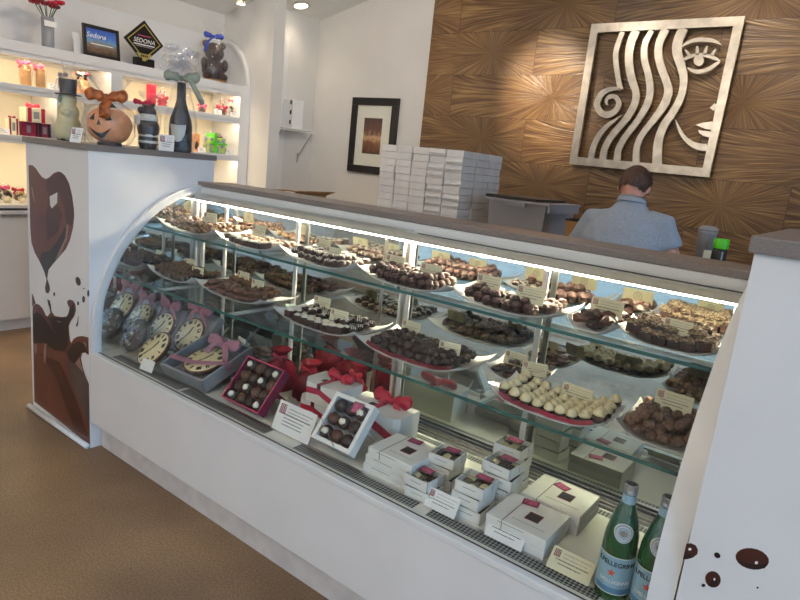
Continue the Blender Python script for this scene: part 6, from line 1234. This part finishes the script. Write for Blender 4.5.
# prep counter along the back
pc = thing('prep_counter', 'long work counter behind the display case holding the box stacks', 'counter', (0, 0, 0))
mb = MB(); mb.box(-.5, 2.75, 2.18, 2.92, .08, 1.09, 'laminate'); mb.box(-.46, 2.71, 2.24, 2.90, 0, .08, 'black_paint'); mb.build('counter_body', pc)
mb = MB(); mb.box(-.52, 2.77, 2.14, 2.94, 1.09, 1.12, 'quartz', .003); mb.build('counter_slab', pc)
for k in range(5):
    mb = MB(); mb.box(-.49+.648*k, .145+.648*k, 2.162, 2.18, .12, 1.07, 'laminate', .002); dd = mb.build('cabinet_door', pc)
    mb = MB(); mb.box(-.05+.648*k, .10+.648*k, 2.150, 2.162, .98, 1.0, 'steel', .002); mb.build('door_handle', dd)
# stacks of folded white boxes
def fbox_mesh(w, d, h, flap):
    mb = MB(); mb.box(-w/2, w/2, -d/2, d/2, 0, h*.96, 'box_bright', .0015)
    me = mb.mesh('paper_box'); fb = MB()
    fb.box(-w/2, w/2, -d/2-.001, -d/2, h*.1, h*.98, 'box_bright')
    if flap: fb.box(-w*.46, w*.46, -d/2-.026, -d/2, 0, .0012, 'box_bright', mtx=T((0, 0, h*.90), rx=.25))
    return me, fb.mesh('tuck_flap')
BW, BD, BH = .139, .180, .0505
FM = [fbox_mesh(BW, BD, BH, False), fbox_mesh(BW, BD, BH, True)]
r = random.Random(11)
ORD = ['topmost']+[q_+' from the top' for q_ in 'second third fourth fifth sixth seventh eighth ninth tenth eleventh'.split()]+['lowest']
colnames = ['end column by the framed print', 'second column from the framed print', 'third column from the framed print', 'fourth column from the framed print, with open flaps', 'front corner column with open flaps', 'side column behind the front corner', 'second side column back from the front corner']
cols = [(-.042, 2.39, 12, 0), (.106, 2.39, 12, 0), (.254, 2.39, 12, 0), (.402, 2.39, 12, 1), (.548, 2.39, 12, 1), (.552, 2.585, 12, 0), (.552, 2.775, 12, 0)]
for ci, (x, y, n, fl) in enumerate(cols):
    for k in range(n):
        me, fm = FM[1 if fl and r.random() < .6 else 0]
        o = link('paper_box', me, None, (x+r.uniform(-.004, .004), y+r.uniform(-.007, .007), 1.1205+k*(BH+.0008)), (0, 0, r.uniform(-.02, .02)))
        tag(o, 'white paper box, %s, %s' % (ORD[n-1-k], colnames[ci]), 'box', 'white paper boxes stacked on the work counter'); link('tuck_flap', fm, o)
# storage bin
t = thing('storage_bin', 'clear grey plastic storage bin filled with black lids', 'bin', (1.07, 2.56, 1.1205), 0)
mb = MB(); w, d, h = .42, .50, .315
vs = [(-w*.47, -d*.47, 0), (w*.47, -d*.47, 0), (w*.47, d*.47, 0), (-w*.47, d*.47, 0), (-w/2, -d/2, h), (w/2, -d/2, h), (w/2, d/2, h), (-w/2, d/2, h)]
mb.add(vs, [(0, 1, 2, 3), (0, 4, 5, 1), (1, 5, 6, 2), (2, 6, 7, 3), (3, 7, 4, 0)], 'clear_plastic'); mb.build('bin_body', t)
mb = MB()
mb.ring([(-w/2-.022, -d/2-.022, h-.004), (w/2+.03, -d/2-.022, h-.004), (w/2+.03, d/2+.022, h-.004), (-w/2-.022, d/2+.022, h-.004)], [(-w/2, -d/2, h-.004), (w/2, -d/2, h-.004), (w/2, d/2, h-.004), (-w/2, d/2, h-.004)], (0, 0, .014), 'clear_plastic')
mb.box(w/2+.012, w/2+.03, -d*.5, d*.5, h-.05, h, 'clear_plastic'); mb.box(-.07, .07, -d/2-.025, -d/2, h-.03, h-.005, 'clear_plastic'); mb.build('bin_rim', t)
mb = MB()
for k in range(9): mb.box(-w*.44, w*.44, -d*.44, d*.44, h*.60+.012*k, h*.60+.012*k+.009, 'lid_black', .003, T(rz=.02*(k % 3-1)))
mb.box(-w/2-.02, w*.36, -d/2-.02, d*.40, h+.012, h+.030, 'lid_black', .004); mb.build('black_lids', t)
# wooden bowl-like carton
t = thing('cardboard_tray', 'brown cardboard tray with dark rim beside the grey bin', 'tray', (1.535, 2.235, 1.1205), .2); t.scale = (.9, .8, 1.25)
mb = MB(); mb.lathe([(.055, 0), (.062, .01), (.10, .20), (.094, .20), (.055, .014)], 'kraft', 4, cap=True, a0=PI/4, a1=PI/4+2*PI); mb.build('tray_body', t)
mb = MB(); mb.lathe([(.097, .198), (.103, .198), (.103, .207), (.097, .207)], 'black_paint', 4, cap=False, a0=PI/4, a1=PI/4+2*PI); mb.build('dark_rim', t)
# jars by the man
t = thing('spice_jar', 'dark jar with bright green cap beside the man', 'jar', (2.335, 2.30, 1.1205), 0)
mb = MB(); mb.lathe([(0, 0), (.036, 0), (.038, .01), (.038, .19), (.034, .205), (0, .206)], 'sauce_glass', 20, cap=False); mb.build('jar_body', t, smooth=True)
mb = MB(); mb.lathe([(0, .206), (.038, .206), (.040, .212), (.040, .255), (.036, .26), (0, .26)], 'lime_cap', 20, cap=False); mb.build('green_cap', t, smooth=True, ang=40)
t = thing('plastic_cup', 'clear ribbed plastic container beside the jar with green cap', 'cup', (2.235, 2.42, 1.1205), 0)
mb = MB(); mb.lathe([(0, 0), (.036, 0), (.05, .27), (.054, .285), (.05, .285), (.034, .006)], 'clear_plastic', 20, cap=False); mb.build('cup_body', t, smooth=True)
mb = MB(); mb.lathe([(0, .285), (.054, .285), (.054, .300), (.03, .315), (0, .316)], 'clear_plastic', 20, cap=False); mb.build('cup_lid', t, smooth=True)
mb = MB(); mb.box(-.018, .018, -.012, .012, 0, .19, 'card_cream', .002); tag(mb.build('cream_carton', loc=(2.285, 2.25, 1.1205)), 'narrow cream carton tucked before the green-capped jar', 'carton')
# table with the open carton behind the case
t = thing('side_table', 'low work table behind the case under the open brown carton', 'table', (0, 0, 0))
mb = MB(); mb.box(-.45, .75, .95, 1.40, .86, .90, 'laminate', .003); mb.build('table_top', t)
for x in (-.42, .70):
    for y in (.98, 1.35): mb = MB(); mb.box(x, x+.04, y-.02, y+.02, 0, .86, 'steel'); mb.build('table_leg', t)
t = thing('open_carton', 'open brown cardboard carton with white liner showing above the countertop', 'carton', (.085, 1.19, .9005), .0)
mb = MB(); w, d, h = .34, .30, .462
for a in ((-w/2, w/2, -d/2, -d/2+.006), (-w/2, w/2, d/2-.006, d/2), (-w/2, -w/2+.006, -d/2, d/2), (w/2-.006, w/2, -d/2, d/2)): mb.box(*a, 0, h, 'kraft')
mb.box(-w/2, w/2, -d/2, d/2, 0, .006, 'kraft'); mb.build('carton_body', t)
mb = MB(); mb.box(-w/2, w/2, -.11, 0, 0, .004, 'kraft', mtx=T((0, -d/2, h-.002), rx=.5)); mb.box(-.0, .08, -d/2, d/2, 0, .004, 'kraft', mtx=T((w/2, 0, h-.002), ry=-.35)); mb.build('carton_flap', t)
mb = MB(); mb.box(-w*.44, w*.40, -d*.44, d*.44, .02, h-.008, 'card_white', .01); mb.build('white_liner', t)
# wire shelf with a white box in the alcove
t = thing('wire_shelf', 'white wire shelf on a diagonal bracket in the rear alcove', 'shelf', (0, 0, 0))
mb = MB()
for k in range(9): mb.tube([(-2.195+.025*k, 2.90, 1.845), (-2.195+.025*k, 3.44, 1.845)], .004, 'white_metal', 6)
mb.tube([(-1.99, 2.90, 1.825), (-1.99, 3.44, 1.825)], .005, 'white_metal', 6)
for y in (2.95, 3.15, 3.40): mb.tube([(-2.198, y, 1.838), (-1.99, y, 1.838)], .004, 'white_metal', 6)
mb.build('wire_deck', t)
for y in (2.97, 3.40):
    mb = MB(); mb.tube([(-2.197, y, 1.56), (-1.995, y, 1.83)], .006, 'steel', 6); mb.box(-2.2, -2.19, y-.01, y+.01, 1.50, 1.60, 'steel'); mb.build('diagonal_brace', t)
t = thing('file_box', 'white file box with black clips on the wire shelf', 'box', (-2.11, 3.215, 1.8495), 0)
mb = MB(); mb.box(-.07, .07, -.075, .075, 0, .29, 'card_white', .004); mb.build('box_body', t)
mb = MB()
for k in range(3): mb.box(.03, .05, -.079, -.075, .04+.10*k, .08+.10*k, 'black_paint')
mb.build('black_clips', t)
# lamps seen on the ceiling
t = thing('recessed_downlight', 'round glowing recessed downlight in the sloped ceiling of the alcove', 'ceiling light', (-2.036, 3.159, ceil_z(-2.036)), 0, None, rot=(0, -math.atan(.24), 0))
mb = MB(); c = lambda rr_, z: [(rr_*math.cos(2*PI*k/28), rr_*math.sin(2*PI*k/28), z) for k in range(28)]
mb.ring(c(.088, -.006), c(.066, -.012), (0, 0, .006), 'chrome'); mb.build('trim_ring', t)
mb = MB(); mb.lathe([(0, -.009), (.067, -.009), (.067, -.002), (0, -.002)], 'lamp_glow', 28, cap=False); mb.build('lamp_lens', t)
t = thing('spot_lamp', 'ribbed chrome cylinder spot lamp hanging before the white partition', 'ceiling light', (-2.14, 2.50, 2.905), 0)
mb = MB(); prof = [(0, .205)]
for k in range(6): z = .20-.032*k; prof += [(.046, z), (.046, z-.018), (.040, z-.020), (.040, z-.030)]
prof += [(.046, .004), (.046, 0), (.040, 0), (.040, .02)]
mb.lathe(prof, 'chrome', 24, cap=False); mb.tube([(0, 0, .19), (0, 0, ceil_z(-2.14)-2.905)], .008, 'chrome', 8); mb.build('ribbed_body', t, smooth=True, ang=35)
mb = MB(); mb.lathe([(0, .006), (.040, .006), (.040, .012), (0, .012)], 'lamp_glow', 20, cap=False); mb.build('lamp_lens', t)
# ------------------------------------------------------------------ the man behind the counter
def remeshed(mb, name, parent, voxel, smooth=6, mat_name=None):
    o = mb.build(name, parent, smooth=True)
    m = o.modifiers.new('fuse', 'REMESH'); m.mode = 'VOXEL'; m.voxel_size = voxel; m.use_smooth_shade = True
    s = o.modifiers.new('soften', 'SMOOTH'); s.factor = .5; s.iterations = smooth
    dg = bpy.context.evaluated_depsgraph_get(); me = bpy.data.meshes.new_from_object(o.evaluated_get(dg))
    o.modifiers.clear(); o.data = me
    if not me.materials: me.materials.append(MATS[mat_name or mb.mats[0]])
    return o
def rings(mb, R, m, seg=28, p=2.3):
    vs = []; fs = []
    for (z, cx, cy, rx, ry) in R:
        for k in range(seg):
            a = 2*PI*k/seg; c, s = math.cos(a), math.sin(a)
            vs.append((cx+rx*math.copysign(abs(c)**(2/p), c), cy+ry*math.copysign(abs(s)**(2/p), s), z))
    n = len(R)
    for i in range(n-1):
        for k in range(seg): k2 = (k+1) % seg; fs.append((i*seg+k, i*seg+k2, (i+1)*seg+k2, (i+1)*seg+k))
    fs.append(tuple(range(seg))[::-1]); fs.append(tuple((n-1)*seg+k for k in range(seg)))
    mb.add(vs, fs, m)
man = thing('person', 'man with short brown hair in grey-blue polo shirt, back turned, working at the counter', 'person', (1.936, 1.80, 0), 0)
SHL = {-1: Vector((-.178, .085, 1.412)), 1: Vector((.178, .085, 1.428))}
ELB = {-1: Vector((-.285, .12, 1.175)), 1: Vector((.280, .115, 1.20))}
WRI = {-1: Vector((-.20, .335, 1.165)), 1: Vector((.185, .33, 1.17))}
b = MB(); K = 'skin'
rings(b, [(.86, 0, .0, .155, .105), (.98, 0, 0, .150, .10), (1.15, 0, .02, .150, .10), (1.30, 0, .055, .160, .10), (1.38, 0, .075, .14, .085), (1.44, 0, .09, .10, .07), (1.50, 0, .10, .058, .058)], K)
b.tube([(0, .085, 1.44), (-.005, .115, 1.54), (-.010, .135, 1.60)], [.062, .056, .056], K, 16)
HM = T((-.014, .150, 1.612), rx=-.62, rz=-.06, s=.96)
b.ico((0, 0, .012), .1, K, 3, (.079, .098, .098)[0:3] and (.79, .98, .96), mtx=HM); b.ico((0, .030, -.055), .1, K, 3, (.60, .66, .62), mtx=HM)
b.ico((0, .100, -.020), .016, K, 2, (.8, 1.1, 1.4), mtx=HM); b.ico((0, .088, -.060), .026, K, 2, (1.1, .5, .4), mtx=HM)
for s in (-1, 1):
    b.ico((s*.080, .005, -.015), .028, K, 2, (.42, .62, 1.1), mtx=HM)
    b.tube([SHL[s], SHL[s].lerp(ELB[s], .5), ELB[s]], [.052, .047, .040], K, 14); b.tube([ELB[s], ELB[s].lerp(WRI[s], .35), WRI[s]], [.041, .042, .028], K, 14); b.ico(ELB[s], .042, K, 2)
    W_ = WRI[s]; b.ico(W_+Vector((-s*.018, .045, -.012)), .045, K, 2, (.85, 1.0, .42))
    for f, (dx, ln) in enumerate(((-.032, .066), (-.011, .078), (.011, .074), (.030, .058))):
        p0 = W_+Vector((-s*.018+dx, .080, -.012)); b.tube([p0-Vector((0, .02, 0)), p0, p0+Vector((0, ln*.5, -.006)), p0+Vector((0, ln*.85, -.026))], [.010, .0095, .0085, .0075], K, 8)
    p0 = W_+Vector((-s*.052, .03, -.014)); b.tube([p0+Vector((s*.02, -.01, 0)), p0, p0+Vector((-s*.022, .028, -.008)), p0+Vector((-s*.020, .052, -.020))], [.013, .012, .010, .009], K, 8)
    b.tube([(s*.085, 0, .90), (s*.095, .01, .50), (s*.098, -.015, .09)], [.082, .058, .040], K, 16); b.tube([(s*.098, -.02, .06), (s*.105, .10, .045)], [.038, .034], K, 12)
body = remeshed(b, 'body', man, .0065, 3)
b = MB(); K = 'shirt_grey'
rings(b, [(.845, 0, .005, .190, .140), (.95, 0, .005, .188, .138), (1.10, 0, .02, .190, .135), (1.22, 0, .035, .202, .138), (1.33, 0, .056, .208, .138), (1.39, 0, .072, .195, .122), (1.445, 0, .084, .158, .102), (1.490, -.001, .098, .098, .080), (1.525, -.003, .108, .072, .070), (1.545, -.004, .114, .066, .064)], K)
for s in (-1, 1):
    q = SHL[s].lerp(ELB[s], .50 if s > 0 else .8); b.tube([SHL[s]+Vector((-s*.07, 0, .012)), SHL[s], SHL[s].lerp(ELB[s], .4), q], [.060, .070, .072, .068], K, 16)
sh = remeshed(b, 'polo_shirt', man, .011, 5)
for v in sh.data.vertices:
    p = v.co; k = .006*noise.noise(Vector((p.x*9, p.y*9, p.z*16)))+.005*noise.noise(Vector((p.x*22+p.z*14, p.y*8, p.z*9)))
    v.co = p+v.normal*k
b = MB(); A = []; B_ = []
for k in range(25):
    a = 2*PI*k/24; A.append((-.005+.067*math.cos(a), .118+.066*math.sin(a), 1.545+.022*(-math.sin(a)*.5+.3))); B_.append((-.003+.080*math.cos(a), .112+.077*math.sin(a), 1.522+.012*(-math.sin(a))))
b.strip(A, B_, (0, 0, .004), 'shirt_grey'); b.build('shirt_collar', man, smooth=True)
b = MB(); K = 'trouser_dark'
rings(b, [(.80, 0, 0, .178, .128), (.90, 0, 0, .180, .128), (.97, 0, .002, .172, .122)], K)
for s in (-1, 1): b.tube([(s*.085, 0, .88), (s*.092, .005, .70), (s*.096, .0, .45), (s*.10, -.015, .07)], [.098, .092, .075, .062], K, 18)
remeshed(b, 'trousers', man, .012, 4)
for s in (-1, 1):
    b = MB(); b.ico((s*.103, .055, .045), .1, 'shoe_black', 3, (.48, 1.42, .50)); b.box(s*.103-.046, s*.103+.046, -.08, .185, 0, .018, 'shoe_black', .008); b.build('shoe', man, smooth=True)
b = MB(); t_ = bmesh.new(); bmesh.ops.create_icosphere(t_, subdivisions=4, radius=1)
dele = []
for v in t_.verts:
    d = v.co.normalized(); k = 1+.05*noise.noise(d*6)+.02*noise.noise(d*22)
    if d.z < -.66+.40*max(0, d.y+.2) or (d.y > .55 and d.z < .35) : dele.append(v)
    v.co = Vector((d.x*.0855*k, d.y*.104*k, .012+d.z*.104*k))
bmesh.ops.delete(t_, geom=dele, context='VERTS'); b.take(t_, 'hair_brown', HM); b.build('short_hair', man, smooth=True)
b = MB()
for s in (-1, 1): b.ico((s*.028, .088, .012), .012, 'card_white', 2, mtx=HM); b.ico((s*.028, .098, .011), .006, 'ink_black', 2, mtx=HM)
b.build('eyes', man, smooth=True)

# ------------------------------------------------------------------ light
w = bpy.data.worlds.new('sky'); sc.world = w; w.use_nodes = True; nt = w.node_tree; nt.nodes.clear()
o_ = nt.nodes.new('ShaderNodeOutputWorld'); bg = nt.nodes.new('ShaderNodeBackground'); tcw = nt.nodes.new('ShaderNodeTexCoord'); spw = nt.nodes.new('ShaderNodeSeparateXYZ'); crw = nt.nodes.new('ShaderNodeValToRGB')
nt.links.new(tcw.outputs['Generated'], spw.inputs[0]); nt.links.new(spw.outputs['Z'], crw.inputs['Fac'])
crw.color_ramp.elements[0].position = 0.; crw.color_ramp.elements[0].color = (.40, .67, 1., 1); crw.color_ramp.elements[1].position = .6; crw.color_ramp.elements[1].color = (.34, .60, 1., 1)
nt.links.new(crw.outputs['Color'], bg.inputs['Color']); bg.inputs['Strength'].default_value = 6.2; nt.links.new(bg.outputs[0], o_.inputs['Surface'])
def spot(name, loc, target, watts, size=70, blend=.6, col=(1., .84, .64), r=.06):
    l = bpy.data.lights.new(name, 'SPOT'); l.energy = watts; l.spot_size = math.radians(size); l.spot_blend = blend; l.color = col; l.shadow_soft_size = r
    o = bpy.data.objects.new(name, l); C.objects.link(o); o.location = loc
    o.rotation_euler = (Vector(target)-Vector(loc)).to_track_quat('-Z', 'Y').to_euler(); return o
def area(name, loc, target, watts, sx, sy, col):
    l = bpy.data.lights.new(name, 'AREA'); l.energy = watts; l.shape = 'RECTANGLE'; l.size = sx; l.size_y = sy; l.color = col
    o = bpy.data.objects.new(name, l); C.objects.link(o); o.location = loc
    o.rotation_euler = (Vector(target)-Vector(loc)).to_track_quat('-Z', 'Y').to_euler(); return o
spot('art_spot', (.15, 1.75, 3.45), (.56, 3.57, 2.27), 380, 27, 1.)
spot('art_spot', (1.75, 1.9, 3.80), (2.0, 3.57, 2.45), 85, 44, 1.)
spot('alcove_downlight', (-2.036+.01, 3.159, ceil_z(-2.036)-.03), (-1.90, 3.159, 0), 9, 120, 1.)
spot('partition_spot', (-2.14, 2.50, 2.90), (-2.14, 2.62, 0), 6, 110, 1.)
def fill_point(loc, watts, col=(1., .86, .70), r=.05):  # unseen point light added to lift the ceiling and general room brightness
    l = bpy.data.lights.new('fill_light', 'POINT'); l.energy = watts; l.color = col; l.shadow_soft_size = r
    o = bpy.data.objects.new('fill_light', l); C.objects.link(o); o.location = loc
for loc, wt in (((-1.35, .9, 2.75), 13), ((.7, 1.7, 3.1), 9), ((2.7, 1.5, 3.5), 9), ((4.0, -1.8, 3.6), 10)): fill_point(loc, wt)
for loc, wt in (((.6, -2.7, 2.9), 46), ((2.4, -2.7, 3.1), 20)): fill_point(loc, wt, (1., .87, .72))
spot('fill_spot', (1.5, .4, 3.3), (-1.9, 3.2, 2.75), 195, 62, .9, (1., .97, .92), .15)  # unseen fill spot added to brighten the ceiling corner and back walls
for nm, loc, tg, sx, sy in (('window_portal', (5.50, -2.2, 1.62), (0, -2.2, 1.62), 2.0, 2.75), ('window_portal', (5.50, 0, 1.62), (0, 0, 1.62), 2.0, 2.75), ('window_portal', (1.35, -3.42, .73), (1.35, 0, .73), 5.9, 1.34)):
    o = area(nm, loc, tg, 1, sx, sy, (1, 1, 1)); o.data.cycles.is_portal = True

# ------------------------------------------------------------------ camera and view
cam = bpy.data.cameras.new('camera'); co = bpy.data.objects.new('camera', cam); C.objects.link(co)
Rr = [Vector(v) for v in CAM_ROWS]
Mx = Matrix((( Rr[0].x, -Rr[1].x, -Rr[2].x, 2.951), (Rr[0].y, -Rr[1].y, -Rr[2].y, -1.466), (Rr[0].z, -Rr[1].z, -Rr[2].z, 1.6), (0, 0, 0, 1)))
co.matrix_world = Mx
cam.sensor_fit = 'HORIZONTAL'; cam.sensor_width = 36; cam.lens = FOCAL_PX/800*36; cam.clip_start = .02; cam.clip_end = 200
sc.camera = co
sc.view_settings.view_transform = 'Standard'; sc.view_settings.look = 'None'; sc.view_settings.exposure = EXPOSURE; sc.view_settings.gamma = 1
try: sc.view_settings.use_curve_mapping = False
except Exception: pass
cy = sc.cycles
cy.use_denoising = True; cy.max_bounces = 10; cy.diffuse_bounces = 4; cy.glossy_bounces = 6; cy.transmission_bounces = 6; cy.transparent_max_bounces = 28; cy.caustics_reflective = False; cy.caustics_refractive = False; cy.sample_clamp_indirect = 6
